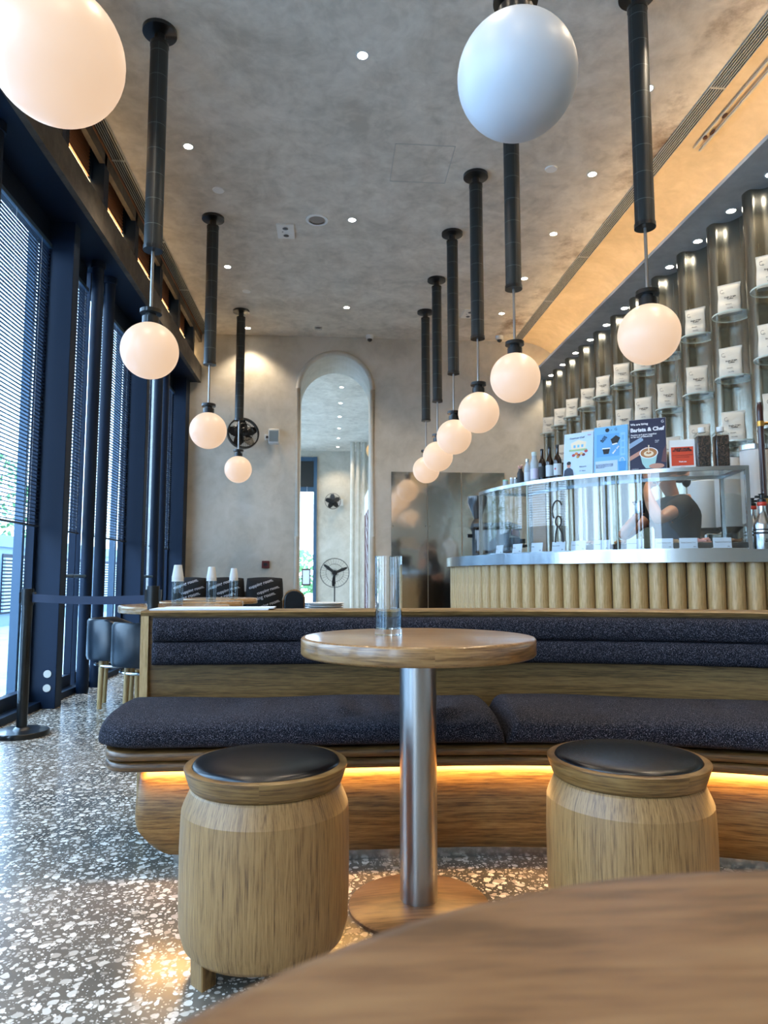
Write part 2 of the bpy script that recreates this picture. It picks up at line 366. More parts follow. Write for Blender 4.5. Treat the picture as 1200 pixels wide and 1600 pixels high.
M['steel_pole'] = metal('pole_steel', 'a9a7a5', .3, (1, 1, .1), .06, 30)
M['corr'] = metal('corrugated_steel', 'a09c8e', .24, (1, 1, .05), .02, 14)
M['mirror'] = metal('polished_sheet', 'd0cec8', .06, None, .3, 1.4, .02)
M['brass'] = metal('brass', 'b98a45', .3)
M['copper'] = plain('copper_trim', '9b6a4c', .5)
M['glass'] = thinglass('window_glass', (.93, .97, 1))
M['caseglass'] = thinglass('case_glass', (.96, .985, .985), 1.15)
M['clear'] = thinglass('clear_glass', (.88, .92, .93), 1.2)
M['glassedge'] = plain('glass_edge', 'c4d2cc', .1, spec=.8)
M['carafe'] = realglass('carafe_glass', (.97, 1, 1), 1.46)
M['water'] = realglass('water', (.8, .93, 1), 1.33)
M['globe'] = plain('opal_glass_lit', 'a69d94', .35, emit=LIGHT_GLOBE, ecol=(1.0, .66, .42))
M['globe_off'] = plain('opal_glass_unlit', 'c6cad0', .4, emit=0)
M['lamp'] = plain('lamp_disc', 'ffffff', .5, emit=22, ecol=(1, .93, .82))
M['led'] = plain('warm_led', 'ffd9a0', .5, emit=LIGHT_BENCH, ecol=(1, .58, .2))
M['led_cove'] = plain('cove_led', 'ffd9a0', .5, emit=LIGHT_COVE, ecol=(1, .69, .37))
M['led_beam'] = plain('beam_led', 'ffd9a0', .5, emit=LIGHT_BEAM, ecol=(1, .68, .34))
M['white'] = plain('white_plastic', 'd9dcdc', .4)
M['white2'] = plain('bright_white', 'f2f0ea', .5)
M['offwhite'] = plain('pale_paint', 'bdbab0', .5)
M['paperbag'] = plain('coffee_bag', 'd2cfc3', .45, bump=.25, bscale=18)
M['card'] = plain('white_card', 'd3dbe8', .5)
M['ink'] = plain('black_ink', '15171a', .6)
M['whiteink'] = plain('white_ink', 'e8e8ec', .6)
M['floor'] = terrazzo()
M['slat'] = plain('blind_slat', '1f2b3c', .45)
M['slotblk'] = plain('slot_dark', '141312', .8)
M['cardboard'] = plain('kraft', '7d5a35', .8)

# ================= SETTING
def struct(mb, name, mat, parent=None, **k):
    o = mb.build(name, mat, parent, **k)
    if parent is None: o['kind'] = 'structure'
    return o
ZC = 4.33; YW = 9.74; YB = -3.2
struct(MB().box(-2.6, 4.0, YB, 20, -.1, 0), 'floor', M['floor'], smooth=False)
struct(MB().box(-1.80, 2.72, YB, YW, ZC, ZC+.12), 'ceiling', M['ceiling'], smooth=False)
# back wall with arched opening
AX, AW, AT = .066, .52, 4.096
def arch_wall():
    m = MB(); zs = AT-AW; N = 28; y0, y1 = YW, YW+1.0
    m.box(-2.6, AX-AW, y0, y1, 0, ZC+.1); m.box(AX+AW, 4.0, y0, y1, 0, ZC+.1)
    pts = [(AX-AW*math.cos(PI*i/N), zs+AW*math.sin(PI*i/N)) for i in range(N+1)]
    for a, b in zip(pts, pts[1:]):
        m.prism([a, b, (b[0], ZC+.1), (a[0], ZC+.1)], y0, y1)
    return m
struct(arch_wall(), 'wall_back', M['wall'], smooth=False)
# rounded plaster bead around the arch
pts = [(AX-AW, YW, .0), (AX-AW, YW, 1.5)]+[(AX-AW*math.cos(PI*i/28), YW, AT-AW+AW*math.sin(PI*i/28)) for i in range(29)]+[(AX+AW, YW, 1.5), (AX+AW, YW, 0)]
struct(MB().tube(pts, .035, 10), 'trim_1', M['wall'])
# right cove, soffit
def cove():
    m = MB(); rows = []
    for t in range(0, 17):
        a = PI/2*t/16; x = 2.72+.62*math.sin(a); z = 3.82+.51*math.cos(a); rows.append([(x, YB, z), (x, YW, z)])
    m.grid(rows); rows2 = [[(x+.05, y, z+.05) for x, y, z in r] for r in rows]; m.grid(rows2[::-1]); return m
struct(cove(), 'trim_2', M['cove'])
struct(MB().box(2.82, 4.0, YB, YW, 3.775, 3.805), 'trim_3', M['soffit'], smooth=False)
struct(MB().box(3.75, 3.95, YB, YW, 0, 4.43), 'wall_right', M['soffit'], smooth=False)
o = MB().box(2.87, 2.90, YB, YW, 3.806, 3.82).build('cove_light_strip', M['led_cove'], smooth=False); tag(o, 'warm light strip hidden along the top of the lowered ceiling edge', 'light strip')
# air slots
def slot(x0, x1, nsl, name, label):
    t = thing(name, label, 'air vent', (x0, 0, ZC))
    MB().box(0, x1-x0, YB, YW-.02, -.004, .0).build('vent_recess', M['slotblk'], t, smooth=False)
    w = (x1-x0)/nsl
    m = MB()
    for i in range(nsl+1): m.box(i*w-.0026, i*w+.0026, YB, YW-.02, -.012, -.003)
    for y in (1.5, 3.25, 4.4, 5.6, 7.0, 8.2): m.box(0, x1-x0, y, y+.012, -.0125, -.003)
    m.build('vent_blades', M['offwhite'], t, smooth=False)
slot(2.61, 2.72, 6, 'linear_air_vent', 'long slotted ceiling vent beside the glowing amber cove')
slot(-1.80, -1.69, 6, 'linear_air_vent', 'long slotted ceiling vent above the dark window beam')
# torn channel at the top of the cove
t = thing('ceiling_channel', 'pale torn metal channel with peeling plaster beside the slotted vent', 'ceiling channel', (2.83, 2.45, 4.295))
MB().box(0, .012, 0, 2.6, 0, .012).box(.045, .06, 0, 2.6, -.022, -.008).build('channel_rail', M['offwhite'], t, smooth=False)
m = MB()
for i in range(26):
    y = random.uniform(.05, 2.5); m.sphere((random.uniform(.012, .045), y, random.uniform(-.012, .0)), random.uniform(.008, .02), 7, 5, (1, random.uniform(1, 3), .5))
o = m.build('peeling_plaster', plain('peel_rust', '4a2c1c', .9), t); o['kind'] = 'stuff'

# ---- left window wall
XW = -2.16
cols_y = [-1.3, .9, 3.1, 5.3, 7.5]
m = MB()
for i, y in enumerate(cols_y):
    o = MB().box(-2.20, -1.95, y, y+.12, 0, 3.63).box(-2.20, -2.07, y+.12, y+.24, 0, 3.63).build('window_column', M['navy'], smooth=False, bevel=.004)
    tag(o, ['navy steel wall column behind the viewer', 'navy steel wall column nearest the viewer', 'navy steel wall column before the first blind', 'navy steel wall column with two round plates by the belt post', 'navy steel wall column beyond the tub chairs'][i], 'column')
    if i == 3:
        for z in (.245, .145):
            q = MB().cyl((-2.01, y-.006, z), (-2.01, y, z), .027, 20).build('round_plate', M['offwhite'], o)
o = MB().box(-2.24, -1.95, 9.5, YW, 0, 3.63).build('window_column', M['navy'], smooth=False); tag(o, 'navy steel wall column in the corner by the plaster wall', 'column')
# beam: soffit, plaster face, transom recess with slats
struct(MB().box(-2.2, -1.84, YB, YW-.02, 3.63, 3.72), 'trim_4', M['navy'], smooth=False)
struct(MB().box(-1.84, -1.795, YB, YW-.02, 3.625, 3.86), 'trim_5', M['beam_conc'], smooth=False)
struct(MB().box(-1.84, -1.80, YB, YW-.02, 4.20, ZC+.1).box(-2.2, -2.0, YB, YW-.02, 3.72, 4.5).box(-2.0, -1.80, YB, YW-.02, 4.44, 4.5), 'trim_6', M['beam_conc'], smooth=False)
struct(MB().box(-1.815, -1.795, YB, YW-.02, ZC-.03, ZC-.001), 'trim_7', M['copper'], smooth=False)
o = MB().box(-1.935, -1.905, YB, YW-.02, 4.03, 4.042).build('beam_light_strip', M['led_beam'], smooth=False); tag(o, 'warm light strip glowing inside the recess above the window beam', 'light strip')
post_y = [.0, .94, 1.88, 2.77, 3.7, 4.6, 5.45, 6.35, 7.3, 8.2, 9.1]
ORD = ['first', 'second', 'third', 'fourth', 'fifth', 'sixth', 'seventh', 'eighth', 'ninth', 'tenth', 'eleventh', 'twelfth', 'thirteenth', 'fourteenth']
for a, b in zip(post_y, post_y[1:]):
    if b < 2.4: continue
    t = thing('transom_grille', 'copper slatted grille in the lit recess above the beam', 'grille', (-1.935, a+.15, 4.05), group='slatted grilles above the window beam')
    m = MB()
    for k in range(11): m.box(0, .03, 0, b-a-.15, .02+k*.028, .02+k*.028+.012)
    m.build('grille_slats', M['copper'], t, smooth=False)
    gi = len([1 for q in bpy.data.objects if q.name.startswith('transom_grille')]); t['label'] = 'copper slatted grille above the window beam, %s of eight counted from the viewer' % ORD[gi-1]
    for q0 in (0, b-a-.18): MB().box(-.02, .04, q0, q0+.03, 0, .35).build('frame_post', M['navy'], t, smooth=False)
for pi_, y in enumerate(post_y):
    o = MB().box(-1.95, -1.80, y, y+.06, 3.72, 4.4).box(-1.95, -1.805, y+.075, y+.13, 3.72, 4.4).build('beam_post', M['navy'], smooth=False)
    tag(o, 'short navy double post above the window beam, %s counted from the back wall' % ORD[10-pi_], 'post', 'short posts above the window beam')
# copper cheek on posts faces the camera side
wi = 0
bays = []
for i, y in enumerate(cols_y):
    y0 = y+.24; y1 = (cols_y[i+1] if i < len(cols_y)-1 else 9.5)
    bays.append((y0, y1))
blind_proto = {}
def blind(y0, y1, label, zb=1.3, zt=3.42):
    t = thing('venetian_blind', label, 'blind', (-2.11, y0, zb), group='dark venetian blinds in the side windows')
    m = MB(); z = .02; L = y1-y0
    rot = R(8)
    dx, dz = .0085*math.cos(rot), .0085*math.sin(rot)
    while z < zt-zb-.03:
        m.add([(-dx, 0, z-dz), (dx, 0, z+dz), (dx, L, z+dz), (-dx, L, z-dz), (-dx, 0, z-dz+.002), (dx, 0, z+dz+.002), (dx, L, z+dz+.002), (-dx, L, z-dz+.002)],
              [(0,1,2,3),(7,6,5,4),(0,4,5,1),(1,5,6,2),(2,6,7,3),(3,7,4,0)]); z += .027
    m.build('blind_slats', M['slat'], t, smooth=False)
    MB().box(-.014, .014, 0, L, -.005, .008).build('bottom_rail', M['slat'], t, smooth=False)
    MB().box(-.02, .02, 0, L, zt-zb-.03, zt-zb).build('head_rail', M['navy2'], t, smooth=False)
    m = MB()
    for f in (.15, .5, .85): m.box(-.016, -.015, L*f, L*f+.002, 0, zt-zb).box(.0145, .0155, L*f, L*f+.002, 0, zt-zb)
    m.build('ladder_cord', M['white'], t, smooth=False)
names = {3: ('first blind at the left photo edge', None), 4: ('left blind between the plated column and the pull tubes', 'blind right of the paired tubes before the second column'), 5: ('narrow blind past the farthest long column', 'farthest blind beside the plaster wall')}
for i, (y0, y1) in enumerate(bays):
    mid = y0+.40
    for j, (a, b) in enumerate(((y0, mid+.17), (mid+.27, y1))):
        wi += 1
        w = bpy.data.objects.new('window_%d' % wi, None); col.objects.link(w); w.location = (XW, a, 0); w['kind'] = 'structure'
        L = b-a
        MB().box(-.03, .03, 0, L, 0, .14).box(-.03, .03, 0, L, 3.44, 3.63).box(-.03, .03, 0, .04 if j == 0 else .012, .14, 3.44).box(-.03, .03, L-(.04 if j else .012), L, .14, 3.44).build('window_frame', M['navy'], w, smooth=False, bevel=.003)
        MB().box(-.040, -.028, .012, L-.012, .14, 3.44).build('window_glass', M['glass'], w, smooth=False)
        MB().box(.03, .11, 0, L, 0, .05).build('window_sill', M['navy'], w, smooth=False)
        if j: MB().box(-.105, -.045, L-.06, L-.02, 0, 3.63).build('window_mullion', M['navy2'], w, smooth=False)
        if y0 > 3: blind(a+.05, b-.05, ['dark blind in the near left window, bottom above the trees', 'dark blind beyond the first pair of tubes at the photo edge', 'narrow dark blind just past the column with two round plates', 'dark blind beyond the tall paired tubes by the chairs', 'narrow dark blind just past the column beyond the chairs', 'farthest dark blind beside the plaster wall'][(i-2)*2+j])
    for k, yy in enumerate((mid+.06, mid+.38)):
        o = MB().cyl((-2.0, yy, 0), (-2.0, yy, 3.63), .048, 20).cyl((-2.0, yy, 3.57), (-2.0, yy, 3.63), .06, 20).build('tube_post', M['navy'])
        tag(o, 'tall round navy tube post, %s tube of the %s pair from the back wall' % (('nearer', 'farther')[k], ORD[4-i]), 'post', 'paired round tube posts in the window wall')
    # door leaf glass between tubes
    o = MB().box(-2.19, -2.17, mid+.18, mid+.26, .1, 3.58).build('window_%d' % (20+i), M['glass'], smooth=False); o['kind'] = 'structure'
    if i >= 3:
        o = MB().cyl((-2.0, y0-.1, .945), (-2.0, mid+.02, .945), .014, 12).cyl((-2.0, y0+.12, .945), (-2.0, y0+.14, .945), .017, 12).build('guard_rail', M['navy2'])
        tag(o, ['', '', '', 'blue-grey horizontal rail between plated column and tube posts', 'blue-grey horizontal rail past the column beyond the chairs'][i], 'rail')
# rear wall behind the viewer
struct(MB().box(-2.3, 4.0, YB-.1, YB, 0, 4.43), 'wall_front', M['wall'], smooth=False)

# ---- outdoors beyond the windows
o = MB().box(-60, -2.62, -20, 60, -.25, -.12).build('terrace', plain('terrace_paving', 'a9b3ba', .7, var=.15, bscale=3), smooth=False); tag(o, kind='structure')
t = thing('neighbour_building', 'low grey-blue building with louvred wall seen through the left windows', 'building', (-7.0, 6, -.15))
MB().box(-4, -.05, -4, 24, 0, 1.75).box(-4, 0, -4, 24, 1.75, 2.0).build('building_wall', plain('render_bluegrey', '93a6b5', .8), t, smooth=False)
for k in range(8):
    m = MB(); y = -3+3.2*k
    for q in range(16): m.box(-.02, .03, y, y+2.4, .35+q*.075, .35+q*.075+.04)
    m.build('louvre_panel', plain('louvre', 'c2ccd2', .6), t, smooth=False)
    MB().box(-.045, -.03, y, y+2.4, .3, 1.6).build('louvre_backing', M['navy'], t, smooth=False)
leaf = plain('leaf_green', '5c8a52', .6, var=.4, bscale=3)
def tree(x, y, z0, r, h, label, n=700):
    t = thing('tree', label, 'tree', (x, y, z0), group='trees outside the left windows')
    MB().tube([(0, 0, 0), (.05, 0, h*.4), (0, .05, h*.75)], [.09, .07, .03], 8).build('trunk', plain('bark', '5a4a3c', .9), t)
    m = MB(); rd = random.Random(int(y*10))
    for k in range(n):
        a = rd.uniform(0, 2*PI); u = rd.uniform(-1, 1); rr = r*rd.uniform(.5, 1)**.5; sq = math.sqrt(1-u*u)
        c = Vector((rr*sq*math.cos(a), rr*sq*math.sin(a), h*.68+u*h*.38)); s = rd.uniform(.06, .15)
        d1 = Vector((rd.uniform(-1, 1), rd.uniform(-1, 1), rd.uniform(-1, 1))).normalized()*s; d2 = d1.orthogonal().normalized()*s*.6
        m.add([c-d1, c-d2, c+d1, c+d2], [(0,1,2,3)])
    o = m.build('foliage', leaf, t, smooth=False); o['kind'] = 'stuff'
for k, (x, y, r_, h) in enumerate(((-12.5, 17, 1.8, 4.2), (-12.3, 21.5, 1.8, 4.6), (-12.6, 26, 2.2, 5.2), (-12.5, 12, 1.8, 4.4))):
    tree(x, y, 0, r_, h, 'leafy green tree outside behind the louvred building, %s from the viewer' % ['second', 'third', 'farthest', 'nearest'][k], 900)

# ================= SECOND ROOM through the arch
struct(MB().box(-2.6, 4.0, YW+1.0, 19.1, ZC, ZC+.12), 'ceiling_far', M['ceiling'], smooth=False)
struct(MB().box(-.37, 4.0, 18.8, 19.0, 0, 4.43).box(-2.6, -.91, 18.8, 19.0, 0, 4.43).box(-.91, -.37, 18.8, 19.0, 4.16, 4.43), 'wall_far', M['wall'], smooth=False)
struct(MB().box(-2.8, -2.6, YW, 19, 3.6, 4.43).box(-2.8, -2.6, YW, 19, 0, .2).box(-2.8, -2.6, 12, 12.3, .2, 3.6).box(-2.8, -2.6, 15.5, 15.8, .2, 3.6), 'wall_left_far', M['wall'], smooth=False)  # unseen side, left open between pillars so daylight brightens the far room
struct(MB().box(1.02, 1.2, YW+1.0, 18.8, 0, 4.33), 'wall_right_far', M['soffit'], smooth=False)
w = bpy.data.objects.new('window_60', None); col.objects.link(w); w.location = (-.885, 18.76, 0); w.scale = (1.107, 1, 1.08); w['kind'] = 'structure'
MB().box(0, .06, 0, .06, 0, 3.85).box(.40, .48, -.04, .06, 0, 3.85).box(0, .48, 0, .06, 2.98, 3.1).box(0, .48, 0, .06, 3.75, 3.85).box(0, .48, 0, .06, 0, .25).build('window_frame', M['navy2'], w, smooth=False)
MB().box(.06, .40, .02, .03, .25, 3.0).build('window_glass', M['glass'], w, smooth=False)
MB().box(.06, .40, .02, .05, 3.1, 3.75).build('dark_panel', plain('dark_panel', '2b2a26', .6), w, smooth=False)
for k, (x, r_) in enumerate(((.555, .055), (.70, .05), (.85, .055))):
    o = MB().cyl((x, 17.5, 0), (x, 17.5, 4.33), r_, 16).build('slender_column', M['wall']); tag(o, ['leftmost of three slender pale columns beside the pedestal fan', 'middle of three slender pale columns beside the pedestal fan', 'rightmost of three slender pale columns beside the pedestal fan'][k], 'column')
# banner with bold strokes on the right side
t = thing('fabric_banner', 'dark red and black banner with white strokes inside the arch', 'banner', (.76, 13.95, .0))
MB().box(0, .02, 0, 1.5, 0, 2.7).build('cloth', plain('banner_red', '4a1a16', .8), t, smooth=False)
m = MB(); rd = random.Random(3)
for k in range(16):
    z = .1+k*.135; y = rd.uniform(.05, .5)
    m.add([(-.003, y, z), (-.003, y+.6, z+.28), (-.003, y+.68, z+.33), (-.003, y+.05, z+.09)], [(0,1,2,3)])
m.build('white_stroke', M['whiteink'], t, smooth=False)
MB().box(-.004, .0, 0, 1.5, 2.3, 2.7).build('banner_header', M['white'], t, smooth=False)
for k, z in enumerate((3.35, 3.85)):
    o = MB().sphere((.87, 13.6+k*1.3, z-.2), .3, 20, 12, (.35, 1, .5)).build('dome_pendant', plain('amber_shade', 'c99a5c', .6)); tag(o, ['lower amber dome shade above the banner inside the arch', 'upper amber dome shade above the banner inside the arch'][k], 'pendant lamp')
o = MB().box(-.73, -.50, 18.66, 18.68, .73, 1.17).build('framed_sign', plain('sign_frame', '3a2a22', .5), smooth=False); tag(o, 'small framed notice hanging in the far window inside the arch', 'sign')
q = MB().box(-.70, -.53, 18.65, 18.66, .77, 1.13).cyl((-.615, 18.70, 1.17), (-.615, 18.70, 3.35), .004, 6).build('notice_paper', M['card'], o, smooth=False)
tree(-1.0, 22, -.15, .9, 1.8, 'low leafy shrub outside the far window of the next room', 350)

def fan_head(t, r, blades=3, tilt=0, cage=28, fat=1.0):
    m = MB()
    for rr, y in ((r, 0), (r*.97, -.03), (r*.6, -.055), (r*.25, -.065)):
        m.tube([(rr*math.cos(2*PI*k/32), y, rr*math.sin(2*PI*k/32)) for k in range(32)], .004, 5, closed=True)
    for k in range(cage):
        a = 2*PI*k/cage; c, s = math.cos(a), math.sin(a)
        m.tube([(r*.1*c, -.066, r*.1*s), (r*.6*c, -.055, r*.6*s), (r*c, 0, r*s), (r*.6*c, .06, r*.6*s), (r*.1*c, .07, r*.1*s)], .0018, 4)
    m.build('fan_cage', M['black'], t)
    for k in range(blades):
        a = 2*PI*k/blades+.4; m = MB(); rows = []
        for i in range(7):
            f = .12+.8*i/6; wd = fat*r*(.16+.24*math.sin(PI*min(1, f)))
            rows.append([(r*f*math.cos(a)-w_*math.sin(a), .012+.25*w_, r*f*math.sin(a)+w_*math.cos(a)) for w_ in (-wd/2, 0, wd/2)])
        m.grid(rows); rows2 = [[(x, y+.003, z) for x, y, z in q] for q in rows]; m.grid(rows2[::-1])
        m.build('blade', M['black'], t)
    MB().cyl((0, -.03, 0), (0, .03, 0), r*.14, 16).cyl((0, .03, 0), (0, .15, 0), r*.2, 16).build('motor', M['black'], t)
t = thing('pedestal_fan', 'black pedestal fan standing inside the arched opening', 'fan', (.11, 15.5, 0))
h = thing('fan_head_tmp', None, None)
for k in ('label', 'category'):
    if k in h: del h[k]
h.name = 'fan_head'; h.parent = t; h.location = (0, 0, 1.04)
fan_head(h, .32, 3, 0, 30, .55)
MB().cyl((0, .12, 0), (0, .12, 1.0), .014, 12).cyl((0, .12, .8), (0, .12, .84), .022, 12).build('stand_pole', M['black'], t)
MB().lathe([(.2, 0), (.2, .02), (.03, .05)], 28, (0, .12, 0)).build('fan_base', M['black'], t)
t = thing('wall_fan', 'small black wall fan high on the far wall inside the arch', 'fan', (.07, 18.5, 2.945)); fan_head(t, .21, 5, 0, 30, 1.5)
MB().tube([(0, .1, 0), (.1, .2, -.04), (.2, .28, 0)], .015, 8).box(.14, .28, .22, .3, -.09, .08).build('wall_bracket', M['white'], t)
t = thing('wall_fan', 'black wall fan on the plaster wall behind the left globes', 'fan', tuple(atY(380, 677, 9.42))); t.rotation_euler = (R(-8), 0, R(18)); fan_head(t, .205, 5, 0, 44, 1.6)
MB().lathe([(.212, -.03), (.216, 0), (.212, .04), (.198, .04), (.198, -.03), (.212, -.03)], 36, mat=Matrix.Rotation(R(-90), 4, 'X'), cap=False).build('fan_ring', M['black'], t)
MB().cyl((0, .15, 0), (.05, .3, -.02), .02, 10).build('wall_bracket', M['black'], t)
p0 = atY(427, 685, 9.72)
t = thing('wall_speaker', 'small pale box speaker on the wall beside the black fan', 'speaker', (p0.x+.02, 9.60, p0.z-.10))
MB().box(-.075, .075, -.06, .06, 0, .2).build('speaker_body', M['white'], t, bevel=.012); MB().box(-.062, .062, -.064, -.058, .02, .17).build('speaker_grille', plain('grille_grey', '7f8c90', .6), t, smooth=False)
MB().box(-.02, .02, .05, .14, .17, .23).build('speaker_bracket', M['offwhite'], t, smooth=False)
o = MB().box(p0.x-.12, p0.x-.04, 9.72, 9.74, p0.z-.02, p0.z+.06).build('wall_socket', M['white'], bevel=.003); tag(o, 'white wall socket plate between fan and speaker', 'socket')
MB().box(p0.x-.10, p0.x-.06, 9.705, 9.72, p0.z, p0.z+.03).build('socket_plug', M['ink'], o, smooth=False)
pf = atY(404, 690, 9.64)
o = MB().tube([(pf.x, 9.66, pf.z), ((pf.x+p0.x)/2, 9.69, pf.z-.01), (p0.x-.08, 9.71, p0.z+.01)], .004, 6).build('power_cord', M['offwhite']); tag(o, 'thin pale cord running from the wall fan to its socket', 'cord')
p0 = atY(415, 882, 9.73)
t = thing('fire_alarm_button', 'small dark red square alarm call point low on the plaster wall', 'alarm button', (p0.x, 9.74, p0.z))
MB().box(-.05, .05, -.03, 0, -.05, .05).build('alarm_housing', plain('alarm_red', '5e1a18', .4), t, bevel=.004); MB().box(-.025, .025, -.034, -.03, -.02, .02).build('alarm_window', M['ink'], t, smooth=False)

# polished sheets on the back wall right of the arch
for k, (a, b) in enumerate(((.85, 1.355), (1.365, 1.835), (1.85, 2.46))):
    t = thing('steel_wall_panel', ['polished steel wall sheet nearest the arched opening', 'middle polished steel wall sheet behind the counter end', 'polished steel wall sheet behind the coffee machine'][k], 'wall panel', (a, YW, .1))
    MB().box(0, b-a, -.012, -.002, 0, 2.31).build('polished_sheet', M['mirror'], t, smooth=False)
    m = MB()
    for z in (.05, .8, 1.55, 2.27):
        for x in (.025, b-a-.025): m.cyl((x, -.015, z), (x, -.012, z), .006, 8)
    m.build('fixing_screws', M['black'], t)

# ================= CORRUGATED STEEL WALL with shelves
t = thing('corrugated_wall_cladding', 'tall fluted brushed steel cladding along the right wall', 'wall cladding')
def corr():
    m = MB(); prof = []
    yk = [4.517+.498*k for k in range(-6, 11)]
    for yc in yk:
        for i in range(17):
            a = PI*i/16; prof.append((3.09+.135*math.sin(a)**.7, yc-.19*math.cos(a)))
        for i in range(1, 8):
            a = PI*i/8; prof.append((3.09-.045*math.sin(a)**.6, yc+.19+.059*(1-math.cos(a))))
    m.grid([[(x, y, 0) for x, y in prof], [(x, y, 3.775) for x, y in prof]]); return m
corr().build('fluted_sheet', M['corr'], t, ang=50)
shelf0 = bag0 = None
bayname = ['nearest the right photo edge', 'second from the right photo edge', 'above the bean bottles', 'above the red notice', 'right of the lowest right globe', 'behind the lowest right globe', 'left of the lowest right globe', 'above the blue poster', 'fourth from the plaster wall', 'third from the plaster wall', 'second from the plaster wall', 'nearest the plaster wall']
lvl = {2.93: 'upper', 2.435: 'middle', 1.943: 'lower'}
def make_shelf():
    t = thing('glass_shelf', 'x', 'shelf', group='round glass shelves in the steel flutes')
    MB().lathe([(.136, -.006), (.138, -.004), (.138, .004), (.136, .006)], 40).build('glass_disc', [M['caseglass']], t)
    MB().lathe([(.1365, -.005), (.1385, -.005), (.1385, .005), (.1365, .005), (.1365, -.005)], 40, cap=False).build('polished_rim', M['glassedge'], t)
    return t
def bag_mesh():
    m = MB(); rows = []
    W, D, Hh = .082, .038, .24
    for i in range(13):
        f = i/12; d = D*(1-f**2.2)*(.9+.1*math.sin(f*9))+.003; w = W*(1+.03*math.sin(f*7)); z = Hh*f; rr = []
        for k in range(16):
            a = 2*PI*k/16; c, s = math.cos(a), math.sin(a)
            rr.append((w*math.copysign(abs(c)**.45, c), d*math.copysign(abs(s)**.6, s)+.002*math.sin(f*20+k), z))
        rows.append(rr)
    m.grid(rows, closed=True); m.add(rows[0], [tuple(range(16))[::-1]]); m.add(rows[-1], [tuple(range(16))]); return m
def make_bag():
    t = thing('coffee_bag', 'x', 'coffee bag', group='pale coffee bags on the glass shelves')
    bag_mesh().build('pouch', M['paperbag'], t)
    MB().box(-.081, .081, -.006, .006, .222, .241).build('sealed_top', M['paperbag'], t, smooth=False)
    text('Single Origin\nCoffee', .016, M['ink'], t, (.012, -.0402, .118), 'bag_lettering', bold=.0004)
    text('Ethiopia', .0125, M['ink'], t, (.0, -.043, .069), 'bag_lettering')
    text('Net 200g', .011, M['ink'], t, (.008, -.0435, .039), 'bag_lettering')
    m = MB(); m.tube([(-.045+.012*math.cos(a), -.0325, .178+.014*math.sin(a)) for a in [R(50+30*k) for k in range(9)]], .0014, 5); m.tube([(-.035+.006*math.cos(R(60*k)), -.0345, .165+.006*math.sin(R(60*k))) for k in range(6)], .0013, 5, closed=True)
    m.build('bag_emblem', M['ink'], t)
    return t
def bagrot(y): return R(-38)
for k in range(0, 11):
    yc = 4.517+.498*k
    for z in (2.93, 2.435, 1.943):
        nmz = lvl[z]
        if z < 2 and k > 4: continue
        lb = '%s round glass shelf in the steel flute %s' % (nmz, bayname[min(k+1, 11)])
        if shelf0 is None: shelf0 = make_shelf(); s = shelf0; s.location = (3.06, yc, z); s['label'] = lb
        else: s = dup(shelf0, (3.06, yc, z), lb)
        if k == 10 and z < 2.5: continue
        lb = 'pale coffee bag on the %s shelf in the flute %s' % (nmz, bayname[min(k+1, 11)])
        if bag0 is None: bag0 = make_bag(); s = bag0; s.location = (3.04, yc-.01, z+.006); s.rotation_euler[2] = bagrot(yc); s['label'] = lb
        else: s = dup(bag0, (3.04+random.uniform(-.015, .01), yc+random.uniform(-.02, .02), z+.006), lb, bagrot(yc)+random.uniform(-.15, .15))

# ================= CEILING FIXTURES
def spot(t, z, power, color=(1, .82, .6), ang=75, size=.03, blend=.6):
    li = bpy.data.lights.new('lamp_light', 'SPOT'); li.energy = power; li.color = color; li.spot_size = R(ang); li.spot_blend = blend; li.shadow_soft_size = size
    lo = bpy.data.objects.new('lamp_light', li); col.objects.link(lo); lo.parent = t; lo.location = (0, 0, z)
def make_dl(power, ang):
    t = thing('downlight', 'x', 'downlight')
    MB().lathe([(.033, -.003), (.044, -.003), (.044, .0), (.033, .0)], 28, cap=False).build('trim_ring', M['white'], t)
    MB().lathe([(.033, -.0022), (.033, -.0012)], 28).build('lens', M['lamp'], t)
    spot(t, -.02, power, ang=ang)
    return t
dl = make_dl(LIGHT_DOWN, 110); first = True
for (x, ys, nm_) in ((.19, (-1.9, .1, 2.16, 4.30, 6.43, 8.62), 'centre line of the ceiling'), (2.19, (-.6, 1.0, 2.4, 3.43, 4.46, 5.51, 6.55, 7.60, 8.67), 'line beside the right slotted vent'), (-1.14, (-.9, 1.1, 3.2, 5.38, 7.55, 9.46), 'line by the left pendants')):  # rows run on past the view: unseen lamps added to brighten the room's rear
    for i, y in enumerate(ys):
        lb = 'recessed downlight, %s from the back wall, %s' % (['nearest', 'second', 'third', 'fourth', 'fifth', 'sixth', 'seventh', 'eighth', 'ninth'][len(ys)-1-i], nm_)
        if first: dl.location = (x, y, ZC); dl['label'] = lb; dl['group'] = 'main ceiling downlights'; first = False
        else: dup(dl, (x, y, ZC), lb)
for i in range(7):
    dup(dl, (.19, 11.2+1.16*i, ZC), 'small downlight beyond the arch, %s from the arched opening' % ORD[i], group='downlights of the room beyond the arch')
ds = make_dl(LIGHT_SOFFIT, 95); ds['group'] = 'downlights in the lowered ceiling'
for i in range(-3, 11):
    y = 4.517+.498*i
    lb = 'small downlight in the lowered ceiling over the flutes, %s from the back wall' % ORD[10-i]
    if i == -3: ds.location = (3.095, y, 3.775); ds['label'] = lb
    else: dup(ds, (3.095, y, 3.775), lb)
